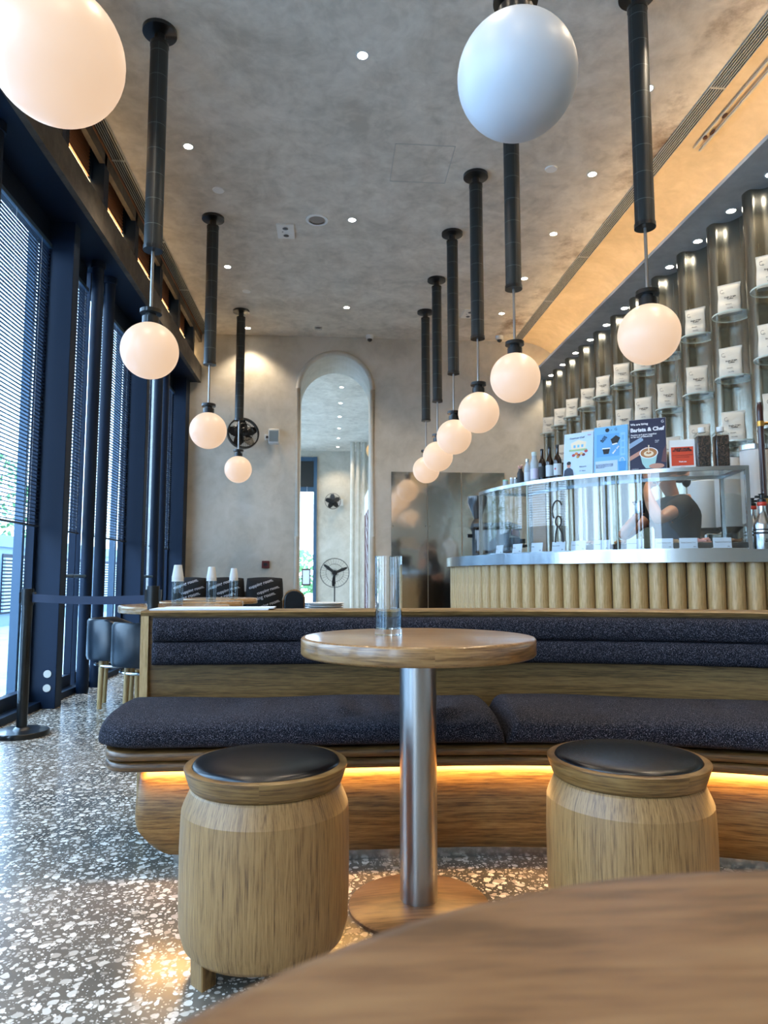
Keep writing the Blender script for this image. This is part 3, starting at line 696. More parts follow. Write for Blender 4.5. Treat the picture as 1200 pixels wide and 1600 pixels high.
for (x, y, w_) in ((-1.0, 6.0, 'left'), (1.82, 5.46, 'right'), (-1.01, 8.2, 'far left')):
    o = MB().lathe([(.048, -.008), (.053, 0)], 28).build('blanking_plate', M['white2'], loc=(x, y, ZC)); tag(o, {'left': 'pale round blank cap on the ceiling near the second left pendant', 'right': 'pale round blank cap on the ceiling right of the nearest right pendants', 'far left': 'pale round blank cap on the ceiling before the farthest left pendant'}[w_], 'blanking plate')
t = thing('ceiling_speaker', 'round flush ceiling speaker with a pale ring near the ceiling centre', 'speaker', (-.144, 6.45, ZC))
MB().lathe([(.08, -.01), (.106, -.01), (.108, 0), (.08, 0)], 40, cap=False).build('speaker_ring', M['white2'], t); MB().lathe([(.072, -.004), (.072, -.002)], 40).build('speaker_mesh', plain('spk', 'a39a90', .8), t)
for (x, y, lb) in ((-.454, 6.69, 'white square twin-lamp emergency plate on the ceiling left of the round speaker'), (1.77, 8.7, 'white square twin-lamp emergency plate on the ceiling near the back right')):
    t = thing('emergency_light', lb, 'emergency light', (x, y, ZC))
    MB().box(-.085, .085, -.14, .14, -.014, 0).build('plate', M['white2'], t, bevel=.003)
    for yy in (-.07, .07): MB().lathe([(.02, -.012), (.028, -.018), (.012, -.026), (.004, -.027)], 18, (0, yy, 0)).build('lamp_eye', plain('eye', '5d6062', .3), t)
    MB().cyl((-.03, 0, -.0145), (-.03, 0, -.012), .007, 10).build('test_button', M['ink'], t)
p = Vector((-.177, 9.37, ZC)); t = thing('ceiling_indicator', 'tiny pale rectangular indicator box on the ceiling above the arch', 'indicator', tuple(p)); MB().box(-.05, .05, -.03, .03, -.025, 0).build('indicator_box', M['offwhite'], t, bevel=.003); MB().box(-.03, .03, -.032, -.03, -.02, -.01).build('indicator_strip', M['ink'], t, smooth=False)
def dome(x, y, lb):
    t = thing('dome_camera', lb, 'security camera', (x, y, ZC))
    MB().lathe([(.055, 0), (.055, -.04), (.048, -.055)], 26).build('camera_base', M['white'], t); MB().sphere((0, 0, -.055), .036, 20, 12).build('camera_dome', M['blacksat'], t)
dome(.54, 9.63, 'white dome security camera above the arch'); dome(2.37, 9.52, 'white dome security camera near the cove corner'); dome(-.39, 11.5, 'dome security camera in the ceiling beyond the arch')
o = bpy.data.objects.new('ceiling_hatch', None); col.objects.link(o); o.location = (.73, 5.48, ZC); tag(o, 'flush square access panel outlined in the plaster ceiling', 'hatch')
MB().box(-.24, .24, -.265, -.26, -.003, 0).box(-.24, .24, .26, .265, -.003, 0).box(-.24, -.235, -.265, .265, -.003, 0).box(.235, .24, -.265, .265, -.003, 0).build('hatch_seam', M['offwhite'], o, smooth=False)

# ---- pendants
def make_pendant(gmat, light=True, zg=2.28, zt=2.912):
    t = thing('globe_pendant', 'x', 'pendant lamp')
    zz = -ZC
    MB().lathe([(.104, 0), (.104, -.024), (.033, -.033), (.033, -.083), (.057, -.088), (.057, -.11)], 36).build('canopy', M['blacksat'], t)
    MB().cyl((0, 0, zt+zz), (0, 0, -.1), .0545, 36).build('tiled_tube', M['tile'], t)
    MB().cyl((0, 0, zt+zz-.012), (0, 0, zt+zz+.012), .059, 36).build('tube_collar', M['blacksat'], t)
    MB().cyl((0, 0, zg+.18+zz), (0, 0, zt+zz), .0092, 12).build('rod', M['steel_pole'], t)
    MB().lathe([(.064, zg+.227+zz), (.064, zg+.249+zz), (.022, zg+.252+zz)], 32).lathe([(.05, zg+.156+zz), (.05, zg+.205+zz), (.033, zg+.21+zz), (.033, zg+.228+zz)], 32).build('lamp_cap', M['blacksat'], t)
    MB().sphere((0, 0, zg+zz), .168, 48, 32).build('globe', gmat, t)
    return t
pd = make_pendant(M['globe'])
L = [(-.715, 1.77), (-1.08, 4.19), (-1.125, 6.49), (-1.15, 8.83)]
Rr = [(1.765, 3.69), (1.245, 4.585), (1.21, 5.6), (1.185, 6.61), (1.195, 7.7), (1.2, 8.68)]
ln = ['huge-looking warm globe pendant cut off at the top left corner', 'first full globe pendant of the left row, by the blinds', 'second full globe pendant of the left row', 'smallest farthest globe pendant of the left row, before the wall fan']
rn = ['globe pendant nearest the steel flutes, in front of the coffee bags', 'largest globe pendant of the straight right row', 'second globe pendant of the straight right row, counted from the viewer', 'third globe pendant of the straight right row, counted from the viewer', 'fourth globe pendant of the straight right row, counted from the viewer', 'farthest smallest globe pendant of the straight right row']
for i, (x, y) in enumerate(L):
    if i == 0: pd.location = (x, y, ZC); pd['label'] = ln[0]; pd['group'] = 'globe pendants'
    else: dup(pd, (x, y, ZC), ln[i])
for i, (x, y) in enumerate(Rr): dup(pd, (x, y, ZC), rn[i])
pn = make_pendant(M['globe_off']); pn.location = (.52, 1.84, ZC+.066); pn['label'] = 'unlit white globe pendant at the top centre, closest to the viewer'; pn['group'] = 'globe pendants'

# ================= BENCH
BR = 2.77; BCX, BCY = .35, -.40
def bp(s, o):      # s = distance along the front line (0 at X=.35), o = offset toward the viewer
    if s <= 0: return Vector((BCX+s, BCY+BR-o, 0))
    a = s/BR; return Vector((BCX+(BR-o)*math.sin(a), BCY+(BR-o)*math.cos(a), 0))
def sweep(name, prof, s0, s1, mat, parent, n=60, **k):
    m = MB(); rows = []
    ss = [s0+(s1-s0)*i/n for i in range(n+1)]
    ss = sorted(set(ss+[s0+d for d in (.004, .01, .02, .035, .05, .07, .09, .11) if s0+d < s1]))
    for s in ss:
        rows.append([tuple(bp(s, o)+Vector((0, 0, z))) for o, z in prof(s)])
    m.grid(rows, closed=True); nn = len(rows[0])
    m.add(rows[0], [tuple(range(nn))]); m.add(rows[-1], [tuple(range(nn))[::-1]])
    return m.build(name, mat, parent, **k)
def rnd(t, r): return 0 if t >= r else r-math.sqrt(max(0, r*r-(r-t)**2))
bench = thing('curved_bench', 'long curved oak bench with navy woven back pads', 'bench', (0, 0, 0))
SE = 2.1
S0 = -.97
def base_prof(s):
    t = s-S0; zb = .035+rnd(t, .14); od = rnd(t, .03)
    return [(-.085-od, .335)]+[(-.085+.08*math.sin(PI*min(1, (.335-z_)/.34))**.8-od, z_) for z_ in [.335-(.335-zb)*q/12 for q in range(1, 12)]]+[(-.05-od, zb), (-.50, zb), (-.50, .335)]
sweep('bench_base', base_prof, S0, SE, M['oak_base'], bench, ang=40)
sweep('plinth', lambda s: [(-.06, 0), (-.06, .06), (-.48, .06), (-.48, 0)], S0+.12, SE, M['steel'], bench)
def rail_prof(z0, z1, of):
    def f(s):
        t = s-(-1.065); e = rnd(t, .09); zc = (z0+z1)/2; hz = (z1-z0)/2
        return [(-.45, z0)]+[(of-e-hz+hz*math.cos(a), zc+hz*math.sin(a)) for a in [R(-90+180*i/10) for i in range(11)]]+[(-.45, z1)]
    return f
sweep('seat_rail', rail_prof(.322, .355, .055), -1.065, SE, M['oak_dark'], bench)
sweep('seat_rail', rail_prof(.357, .39, .062), -1.065, SE, M['oak_dark'], bench)
sweep('under_seat_light', lambda s: [(-.045, .306), (-.045, .318), (-.03, .318), (-.03, .306)], S0+.02, SE, M['led'], bench)
# back
sweep('back_board', lambda s: [(-.47, .38), (-.45, .79), (-.50, .79), (-.52, .38)], -1.045, SE, M['oak_bench'], bench)
sweep('back_end_cap', lambda s: [(-.455, .05), (-.435, .785), (-.61, .785), (-.61, .05)], -1.075, -1.045, M['oak_pale'], bench, n=2)
sweep('rear_board', lambda s: [(-.59, .03), (-.59, .79), (-.61, .79), (-.61, .03)], -1.045, SE, M['oak_bench'], bench)
sweep('top_ledge', lambda s: [(-.435, .783), (-.43, .797), (-.44, .803), (-.62, .803), (-.625, .797), (-.62, .783)], -1.075, SE, M['oak_bench'], bench)
def pad(z0, z1, s0):
    def f(s):
        e = rnd(s-s0, .03); zc = (z0+z1)/2; hz = (z1-z0)/2
        out = [(-.46, z0)]
        for i in range(13):
            a = R(-90+15*i); out.append((-.455+(.05-e)*math.copysign(abs(math.cos(a))**.5, 1)+.0015*math.sin(s*40), zc+hz*math.copysign(abs(math.sin(a))**.8, math.sin(a))))
        return out+[(-.46, z1)]
    return f
sweep('back_pad', pad(.595, .686, -1.03), -1.03, SE, M['fabric'], bench, n=90)
sweep('back_pad', pad(.684, .776, -1.03), -1.03, SE, M['fabric'], bench, n=90)
def seat_cushion(s0, s1, label, leftend):
    m = MB(); rows = []; n = 110
    dents = [(-.28, -.10, .10, .012), (-.10, -.16, .05, .014), (.0, .0, .09, .010), (.12, -.22, .05, .02), (-.62, -.2, .12, .006), (.75, -.12, .05, .014), (.62, -.2, .09, .006), (1.25, -.1, .06, .016), (1.33, -.05, .04, .012), (.95, -.15, .12, .007)]
    L_ = s1-s0; ss = [s0+L_*(.5-.5*math.cos(PI*i/n)) for i in range(n+1)]
    for s in ss:
        t = s-s0; t2 = s1-s
        r1 = .17 if leftend else .035
        fr = .088-rnd(t, r1)-rnd(t2, .035); bk = -.44+(rnd(t, .05))
        hh = .088*(1-max(0, 1-t/.05)**2.5*.75)*(1-max(0, 1-t2/.05)**2.5*.75)
        rr = []; NP = 44
        cx_ = (fr+bk)/2; hx = (fr-bk)/2
        for k in range(NP):
            a = 2*PI*k/NP; c, sn = math.cos(a), math.sin(a)
            o_ = cx_+hx*math.copysign(abs(c)**.32, c); z = .392+hh/2+hh/2*math.copysign(abs(sn)**.55, sn)
            if sn > 0:
                for ds, do, w_, d in dents:
                    q = ((s-ds)**2+((o_-do)*1.3)**2)/(w_*w_); z += 2.4*d*math.exp(-q)*math.sin((s-ds)*30+(o_-do)*38)*min(1, abs(sn)*1.5)
                z += .004*math.sin(s*9+o_*6)*sn
                z += .012*(1-((o_-cx_)/hx)**2)
            rr.append(tuple(bp(s, o_)+Vector((0, 0, z))))
        rows.append(rr)
    m.grid(rows, closed=True); m.add(rows[0], [tuple(range(44))]); m.add(rows[-1], [tuple(range(44))[::-1]])
    o = m.build('seat_cushion', M['fabric'], ang=80); tag(o, label, 'cushion'); return o
seat_cushion(-1.10, .225, 'long navy seat cushion on the left end of the curved bench', True)
seat_cushion(.232, SE, 'navy seat cushion on the right part of the curved bench', False)
# ledge clutter
o = MB().box(-.70, -.24, 2.83, 2.97, .8035, .809).box(-.66, -.22, 2.845, 2.965, .809, .813).build('paper_menu', M['card'], smooth=False); tag(o, 'long white paper menu lying on the left end of the bench ledge', 'menu')

# ================= TABLES AND STOOLS IN FRONT
def round_top(r, th, z, n=80):
    return MB().lathe([(r-.006, z-th), (r, z-th+.006), (r, z-.006), (r-.004, z-.001), (r-.012, z)], n)
t = thing('round_table', 'round oak table on a steel column before the curved bench', 'table', (.26, 2.085, 0))
round_top(.342, .052, .76).build('tabletop', M['oak_h'], t, ang=50)
MB().lathe([(.0535, .02), (.0535, .708)], 40).build('steel_column', M['steel_pole'], t)
MB().lathe([(.20, 0), (.20, .008), (.195, .012), (.06, .022)], 48).build('base_plate', wood('base_brown', '4e3a28', '6d523a', '7f6347', 'x', 1), t)
t = thing('round_table', 'large blurred oak tabletop filling the bottom right foreground', 'table', (.235, .0, 0))
round_top(.418, .04, .76, 128).build('tabletop', M['oak_near'], t, ang=50)
MB().lathe([(.05, .02), (.05, .72)], 32).build('steel_column', M['steel_pole'], t)
MB().lathe([(.22, 0), (.22, .01), (.06, .02)], 40).build('base_plate', M['black'], t)
def make_stool():
    t = thing('drum_stool', 'x', 'stool')
    prof = [(.150, .05), (.186, .05), (.196, .06), (.206, .095), (.2085, .16), (.209, .28), (.2075, .34), (.206, .366), (.202, .378), (.187, .412), (.183, .417), (.17, .417)]
    MB().lathe(prof, 64).build('stool_body', M['oak_v'], t, ang=14)
    MB().lathe([(.165, .417), (.186, .419), (.190, .424), (.203, .461), (.203, .465), (.199, .467), (.184, .467), (.184, .45)], 64).build('seat_rim', M['oak_dark2'], t, ang=40)
    MB().lathe([(.184, .452), (.184, .466), (.180, .472), (.165, .476), (.10, .479), (.02, .480)], 64).build('seat_pad', M['leather'], t, ang=60)
    for k in range(4):
        a = R(222+90*k); m = MB(); rr = []
        for zz in (0, .08):
            rr.append([(q*math.cos(a+d), q*math.sin(a+d), zz) for q, d in ((.150, -.13), (.192+zz*.03, -.13), (.192+zz*.03, .13), (.150, .13))])
        m.grid(rr, closed=True); m.add(rr[0], [(3,2,1,0)]); m.add(rr[1], [(0,1,2,3)]); m.build('leg', M['oak_v'], t, bevel=.003)
    return t
M['oak_dark2'] = wood('oak_rim', '4c3316', '6e502a', '87683c', 'x', 3.5, rough=.38, stretch=24, ring=(0, 0, .2))
st = make_stool(); st.location = (-.155, 1.85, 0); st['label'] = 'oak drum stool with black pad, left of the steel table column'; st['group'] = 'drum stools'
dup(st, (.775, 1.83, 0), 'oak drum stool with black pad, right of the steel table column', R(20))
# carafe on the round table
def make_carafe(h=.235, cup=False, cups=3):
    t = thing('glass_carafe', 'x', 'carafe'); r = .041 if not cup else .034
    MB().lathe([(r, 0), (r, h), (r-.003, h), (r-.003, .018), (.001, .018)], 48, cap=False).lathe([(.001, 0), (r, 0)], 48, cap=False).build('glass_wall', M['carafe'], t, ang=40)
    return t
c = make_carafe(); p = atZ(607, 992, .76); c.location = (p.x, p.y, .7605); c['label'] = 'tall clear glass carafe with a little water on the round table'; c.name = 'glass_carafe'
MB().lathe([(.0375, .0185), (.0375, .078), (.001, .078)], 48, cap=False).lathe([(.001, .0185), (.0375, .0185)], 48, cap=False).build('water', M['water'], c)

# ================= LEFT REAR TABLES, CHAIRS, STANCHIONS
def small_table(x, y, r, lb):
    t = thing('cafe_table', lb, 'table', (x, y, 0))
    round_top(r, .045, .76, 64).build('tabletop', M['oak_pale2'], t, ang=50)
    MB().lathe([(.03, .02), (.03, .71)], 20).build('table_column', M['black'], t); MB().lathe([(.2, 0), (.2, .012), (.035, .02)], 32).build('base_plate', M['black'], t)
M['oak_pale2'] = wood('oak_cafe', '8b6a42', 'ad8a5c', 'c6a478', 'x', 3, rough=.25, coat=.4, edge=True)
small_table(-.98, 4.6, .34, 'nearest small round table behind the bench, beside the belt post')
small_table(-.95, 5.35, .31, 'middle small round table behind the bench'); small_table(-.92, 6.1, .31, 'farthest small round table near the lettered cushions')
def cup_bottle(x, y, lb):
    t = thing('cup_topped_bottle', lb, 'water bottle', (x, y, .7605), group='clear bottles capped with stacked paper cups')
    MB().lathe([(.034, 0), (.034, .155), (.0315, .155), (.0315, .01), (.001, .01)], 32, cap=False).lathe([(.001, 0), (.034, 0)], 32, cap=False).build('bottle_glass', M['clear'], t)
    m = MB()
    for k in range(3): m.lathe([(.037, .148+k*.012), (.037, .153+k*.012), (.035, .154+k*.012), (.024, .225+k*.012), (.022, .226+k*.012)], 28)
    m.build('paper_cups', M['white'], t)
cup_bottle(-.945, 4.50, 'clear bottle capped with white cups on the nearest rear table'); cup_bottle(-.86, 5.25, 'clear bottle capped with white cups on the middle rear table'); cup_bottle(-.80, 6.0, 'clear bottle capped with white cups on the farthest rear table')
def make_chair():
    t = thing('tub_chair', 'x', 'chair')
    m = MB(); rows = []; ro, ri = .245, .205
    N = 40
    for i in range(N+1):
        a = R(-90-128+256*i/N); c, s = math.cos(a), math.sin(a); e = abs(i/N-.5)*2
        zt = .635-.09*max(0, e-.55)/.45
        ring = [(ro*.97, .345), (ro, .37), (ro, zt-.015), (ro-.012, zt), (ri+.01, zt), (ri, zt-.015), (ri, .36), (ri+.01, .345)]
        rows.append([(q*c, q*s, z) for q, z in ring])
    m.grid(rows, closed=True); m.add(rows[0], [tuple(range(8))]); m.add(rows[-1], [tuple(range(8))[::-1]])
    m.build('backrest_shell', M['leather2'], t, ang=50)
    MB().lathe([(.17, .36), (.20, .365), (.203, .40), (.195, .425), (.15, .437), (.02, .44)], 40).build('seat', M['leather2'], t)
    m = MB(); m.tube([(.18*math.cos(2*PI*k/40), .18*math.sin(2*PI*k/40), .30) for k in range(40)], .011, 8, closed=True); m.build('foot_ring', M['steel'], t)
    for k in range(4):
        a = R(45+90*k); MB().cyl((.18*math.cos(a), .18*math.sin(a), 0), (.17*math.cos(a), .17*math.sin(a), .37), .017, 14, .02).build('leg', M['oak_pale'], t)
    return t
ch = make_chair(); ch.location = (-1.23, 5.0, 0); ch.rotation_euler[2] = R(8); ch['label'] = 'dark leather tub chair seen from behind, beside the bench end'; ch['group'] = 'dark leather tub chairs'
dup(ch, (-1.53, 5.42, 0), 'dark leather tub chair turned sideways, next to the windows', R(-80)); 

t = thing('cafe_chair', 'black chair with arched back just left of the arched opening', 'chair', (-.40, 7.6, 0), R(10))
arch_pts = [(-.1, .5), (-.1, .70)]+[(.1*-math.cos(PI*q/12), .70+.1*math.sin(PI*q/12)) for q in range(1, 12)]+[(.1, .70), (.1, .5)]
MB().prism(arch_pts, -.20, -.165).build('backrest', M['leather2'], t, bevel=.008); MB().tube([(x_*1.08, -.18, z_*1.0) for x_, z_ in arch_pts], .012, 8).build('back_frame', M['oak_dark2'], t)
MB().lathe([(.17, .42), (.19, .43), (.19, .46), (.17, .475), (.02, .48)], 32).build('seat', M['leather2'], t)
for sx in (-1, 1):
    for sy in (-1, 1): MB().cyl((sx*.16, sy*.16, 0), (sx*.13, sy*.13, .43), .014, 10).build('leg', M['oak_pale'], t)
def stanchion(x, y, lb, h=.865, to=None):
    t = thing('belt_stanchion', lb, 'barrier post', (x, y, 0), group='black retractable belt posts')
    MB().lathe([(.155, 0), (.155, .022), (.15, .03), (.05, .034), (.04, .045), (.032, .05)], 40).build('post_base', M['blacksat'], t)
    MB().cyl((0, 0, .03), (0, 0, h-.09), .03, 28).build('post_pole', M['blacksat'], t)
    MB().cyl((0, 0, h-.1), (0, 0, h), .034, 28).box(-.045, -.03, -.012, .012, h-.085, h-.02).box(.03, .045, -.012, .012, h-.085, h-.02).build('belt_head', M['black'], t)
    if to:
        dx, dy = to[0]-x, to[1]-y; L_ = math.hypot(dx, dy); n_ = Vector((-dy, dx, 0))/L_*.001; rows = []
        for i in range(13):
            f = i/12; zz = -.012*math.sin(PI*f); q = Vector((dx*f, dy*f, 0))
            rows.append([tuple(q+n_+Vector((0, 0, h-.077+zz))), tuple(q+n_+Vector((0, 0, h-.03+zz))), tuple(q-n_+Vector((0, 0, h-.03+zz))), tuple(q-n_+Vector((0, 0, h-.077+zz)))])
        MB().grid(rows, closed=True).build('belt', plain('navy_belt', '10203f', .6), t)
stanchion(-1.82, 4.44, 'black belt barrier post with round base by the left windows', to=(-1.0, 4.1))
stanchion(-.985, 4.06, 'black belt post whose head rises behind the bench left end', h=.885)
# sofa with lettered cushions
so = thing('wall_sofa', 'low dark sofa against the plaster wall behind the cafe tables', 'sofa', (-1.32, 9.15, 0))
MB().box(-.65, .65, -.35, .45, .1, .42).build('sofa_seat', M['black'], so, bevel=.03); MB().box(-.65, .65, .3, .5, .42, .75).build('sofa_back', M['black'], so, bevel=.03)
for sx in (-.55, .55):
    for sy in (-.25, .4): MB().cyl((sx, sy, 0), (sx, sy, .1), .02, 10).build('leg', M['oak_pale'], so)
blackcloth = plain('black_cloth', '0e0f12', .9)
for k, (x, w_, rz, lb) in enumerate(((-1.76, .30, .1, 'left'), (-1.30, .30, -.05, 'middle'), (-.82, .31, .12, 'right'))):
    t = thing('lettered_cushion', {'left': 'leftmost black cushion printed with white words on the wall sofa', 'middle': 'middle black cushion printed with white words on the wall sofa', 'right': 'rightmost black cushion printed with white words, by the arch'}[lb], 'cushion', (x, 9.13-.03*k, .69), rz, group='black lettered cushions')
    m = MB(); n = 22; hx, hz, hy = w_/1.32, .25, .12
    def surf(u, v, sg): 
        return sg*hy*max(0, (1-abs(u)**2.6))**.5*max(0, (1-abs(v)**2.6))**.5
    for sg in (-1, 1):
        rows = [[(hx*u*(1-.06*v*v), surf(u, v, sg), hz*v*(1-.06*u*u)) for u in [(-1+2*i/n) for i in range(n+1)]] for v in [(-1+2*j/n) for j in range(n+1)]]
        m.grid(rows if sg < 0 else rows[::-1])
    m.build('cushion_body', blackcloth, t, ang=80)
    for j, (tx, tz, sz) in enumerate(((-.08, .13, .055), (.07, .07, .05), (-.06, .0, .06), (.06, -.07, .055), (-.08, -.13, .05))):
        def fn(co, hx=hx, hz=hz):
            u = max(-1, min(1, co.x/hx)); v = max(-1, min(1, co.z/hz)); return Vector((hx*u*(1-.06*v*v), -hy*max(0, (1-abs(u)**2.6))**.5*max(0, (1-abs(v)**2.6))**.5-.006, hz*v*(1-.06*u*u)))
        text('cupping room.', sz, M['whiteink'], t, (tx*.6, 0, tz*1.3), 'cushion_lettering', rot=(PI/2, R(-18), 0), fn=fn, bold=.001)
# dark drape cushion part near arch
t = thing('tray_stack', 'stack of pale trays on a low brown stand before the arch', 'tray stack', (-.03, 6.2, 0))
MB().box(-.2, .2, -.18, .18, 0, .64).build('brown_stand', M['cardboard'], t, bevel=.005)
for k in range(4): MB().lathe([(.14, .64+k*.02), (.165, .652+k*.02), (.17, .656+k*.02), (.16, .655+k*.02)], 32, (-.02+.004*k, 0, 0)).build('tray', M['white'], t)

# ================= SERVICE COUNTER
CX, CY = 2.5, 5.0
def cp(ang, r): return Vector((CX+r*math.cos(ang), CY+r*math.sin(ang), 0))
A0, A1 = R(270), R(120)      # right end .. round the left tip and away
def arc_slab(r0, r1, a0, a1, z0, z1, n=64):
    m = MB(); rows = []
    for i in range(n+1):
        a = a0+(a1-a0)*i/n; c, s = math.cos(a), math.sin(a)
        rows.append([(CX+r0*c, CY+r0*s, z0), (CX+r1*c, CY+r1*s, z0), (CX+r1*c, CY+r1*s, z1), (CX+r0*c, CY+r0*s, z1)])
    m.grid(rows, closed=True); m.add(rows[0], [(0,1,2,3)]); m.add(rows[-1], [(3,2,1,0)]); return m
ctr = thing('service_counter', 'curved service counter with half-round oak staves and steel top', 'counter')
arc_slab(1.02, 1.645, A0, A1, 1.01, 1.075).build('steel_top', M['steel'], ctr, ang=40)
arc_slab(1.1, 1.565, A0, A1, .02, 1.01).build('counter_carcass', plain('carcass_dark', '2a1d10', .7), ctr, ang=40)
# staves: one part each in view
step = .094/1.57; na = int((A0-A1)/step)
stave = None
for i in range(na):
    a = A0-step*(i+.5)
    m = None
    if stave is None:
        mb = MB(); prof = [(1.565+.052*math.cos(R(b)), .045*math.sin(R(b))) for b in range(-90, 91, 15)]
        rows = [[(x, y, 0) for x, y in prof], [(x, y, .985) for x, y in prof]]
        mb.grid(rows); mb.add(rows[0], [tuple(range(len(prof)))]); mb.add(rows[1], [tuple(range(len(prof)))[::-1]])
        stave = mb.build('oak_stave', M['oak_pale'], ctr); s = stave
    else:
        s = stave.copy(); col.objects.link(s); s.parent = ctr
    s.location = (CX, CY, .025); s.rotation_euler[2] = a
# logo mark on the steel edge
m = MB(); a = math.atan2(3.94-CY, 1.29-CX)
ce = atZ(800, 880, 1.03)
# back counter and brewers
bc = thing('back_counter', 'low steel back counter along the fluted wall', 'counter', (2.46, 4.0, 0))
MB().box(0, .28, 0, 4.2, 0, .93).build('cabinet', M['navy'], bc, smooth=False); MB().box(-.01, .30, -.01, 4.21, .93, .96).build('worktop', M['steel'], bc, smooth=False)
t = thing('coffee_brewer', 'tall white tapered coffee urn behind the glass case', 'coffee urn', (2.61, 4.70, .961))
MB().lathe([(.10, .31), (.112, .62), (.112, .635), (.10, .64)], 40).build('urn_body', M['white'], t); MB().lathe([(.09, 0), (.09, .02), (.03, .04), (.03, .25), (.1, .29), (.1, .31)], 32).build('urn_stand', M['black'], t)
MB().box(-.07, .07, -.13, -.09, .18, .27).build('tap_block', M['steel'], t, bevel=.01)
t = thing('coffee_brewer', 'white cylinder urn with steel lid right of the glass case', 'coffee urn', (2.62, 4.42, .961))
MB().lathe([(.085, .30), (.085, .75), (.08, .755)], 40).build('urn_body', M['white'], t); MB().lathe([(.087, .755), (.087, .785), (.05, .79)], 40).build('steel_lid', M['steel'], t)
MB().lathe([(.09, 0), (.09, .02), (.04, .04), (.04, .26), (.08, .30)], 32).build('urn_stand', M['black'], t)
dup(t, (2.62, 4.12, .961), 'white cylinder urn at the right photo edge beyond the rod')
# ---- glass display case
case = thing('display_case', 'curved glass display case with steel rails on the counter', 'display case')
ca0, ca1 = math.atan2(3.56-CY, 2.22-CX)+2*PI, math.atan2(4.86-CY, 1.06-CX)+2*PI
ro_, ri_ = 1.46, 1.08; zc0, zc1 = 1.077, 1.53
arc_slab(ri_, ro_, ca0, ca1, zc0, zc0+.012).build('case_floor', M['steel'], case)
m = arc_slab(ro_-.02, ro_+.003, ca0, ca1, zc1-.022, zc1); mm = arc_slab(ri_-.003, ri_+.02, ca0, ca1, zc1-.022, zc1); m.add(mm.v, mm.f)
m.build('top_rail', M['steel'], case, ang=40)
arc_slab(ri_+.02, ro_-.02, ca0, ca1, zc1-.012, zc1-.004).build('top_glass', M['caseglass'], case)
arc_slab(ro_-.008, ro_, ca0, ca1, zc0+.012, zc1-.022).build('front_glass', M['caseglass'], case)
for a in (ca0, ca1):
    m = MB(); c, s = math.cos(a), math.sin(a)
    for r_ in (ri_, ro_-.008):
        q = cp(a, r_); Mx = Matrix.Translation((q.x, q.y, 0)) @ Matrix.Rotation(a, 4, 'Z'); m.box(-.01, .01, -.01, .01, zc0, zc1, Mx)
    q = cp(a, 0); Mx = Matrix.Translation((CX, CY, 0)) @ Matrix.Rotation(a, 4, 'Z')
    m.box(ri_, ro_, -.008, .008, zc1-.022, zc1, Mx); m.box(ri_, ro_, -.008, .008, zc0, zc0+.015, Mx); m.build('corner_post', M['steel'], case, smooth=False)
    MB().box(ri_+.01, ro_-.015, -.003, .003, zc0+.015, zc1-.022, Mx).build('end_glass', M['caseglass'], case, smooth=False)
for f in (.36, .68):
    a = ca0+(ca1-ca0)*f; q = cp(a, ro_-.006); Mx = Matrix.Translation((q.x, q.y, 0)) @ Matrix.Rotation(a, 4, 'Z')
    MB().box(-.004, .004, -.003, .003, zc0+.012, zc1-.022, Mx).build('glass_joint', M['glassedge'], case, smooth=False)
# curled emblem on the front glass
lg = cp(math.atan2(atZ(866, 815, 1.28).y-CY, 0), 0)
def case_angle(px):   # angle on the case front that lies on the sight line through column px
    r = ray(px, 820); best = None
    for i in range(400):
        a = ca1+(ca0-ca1)*i/399; q = cp(a, ro_); d = abs(q.x*r.y-q.y*r.x)
        if best is None or d < best[0]: best = (d, a)
    return best[1]
ea = case_angle(868)
et = thing('tmp', None, None); et.name = 'glass_emblem'; et.parent = case; q = cp(ea, ro_+.002); et.location = (q.x, q.y, 1.09); et.rotation_euler[2] = ea+PI/2
for k in ('label', 'category'):
    if k in et: del et[k]
m = MB()
m.tube([(.035+.035*math.cos(a)-.02, 0, .24+.055*math.sin(a)*1.1) for a in [R(30+18*i) for i in range(12)]], .0045, 6)
m.tube([(.02+.02*math.cos(R(30*i)), 0, .175+.032*math.sin(R(30*i))) for i in range(12)], .0045, 6, closed=True)
m.tube([(.012, 0, .145), (.0, 0, .10), (-.004, 0, .05)], .0045, 6); m.tube([(.022, 0, .145), (.045, 0, .10), (.05, 0, .05)], .0045, 6)
m.build('emblem_strokes', M['ink'], et)
# price cards, trays and food inside
card_px = [772, 800, 832, 866, 898, 935, 990, 1036, 1075, 1130]
for k, px in enumerate(card_px):
    a = case_angle(px); q = cp(a, ro_-.035)
    t = thing('price_card', ['small white price card at the far left inside the glass case', 'white price card second from the left inside the glass case', 'white price card below the left blind reflections in the case', 'white price card below the curled emblem in the case', 'white price card just right of the curled emblem', 'white price card in the middle of the glass case', 'white price card below the tattooed forearm', 'white price card below the barista apron', 'white price card below the barista back', 'rightmost white price card in the glass case'][k], 'price card', (q.x, q.y, zc0+.012), a+PI/2, group='price cards in the display case')
    MB().box(-.046, .046, -.002, .002, 0, .058, Matrix.Rotation(R(-8), 4, 'X')).build('card_sheet', M['card'], t, smooth=False)
    MB().box(-.048, .048, .0, .03, 0, .004).build('card_foot', M['white'], t, smooth=False)
    text(['Scone', 'Brownie', 'Muffin', 'Banana Bread', 'Carrot Cake', 'Croissant', 'Almond Tart', 'Lemon Drizzle Cake', 'Salted Caramel Tart', 'Raspberry Pound Cake'][k], .009, M['ink'], t, (-.038, -.0055, .033), 'card_lettering', 'LEFT')
    text(['$28', '$32', '$30', '$34', '$38', '$26', '$36', '$38', '$40', '$42'][k], .008, M['ink'], t, (.030, -.004, .010), 'card_lettering')
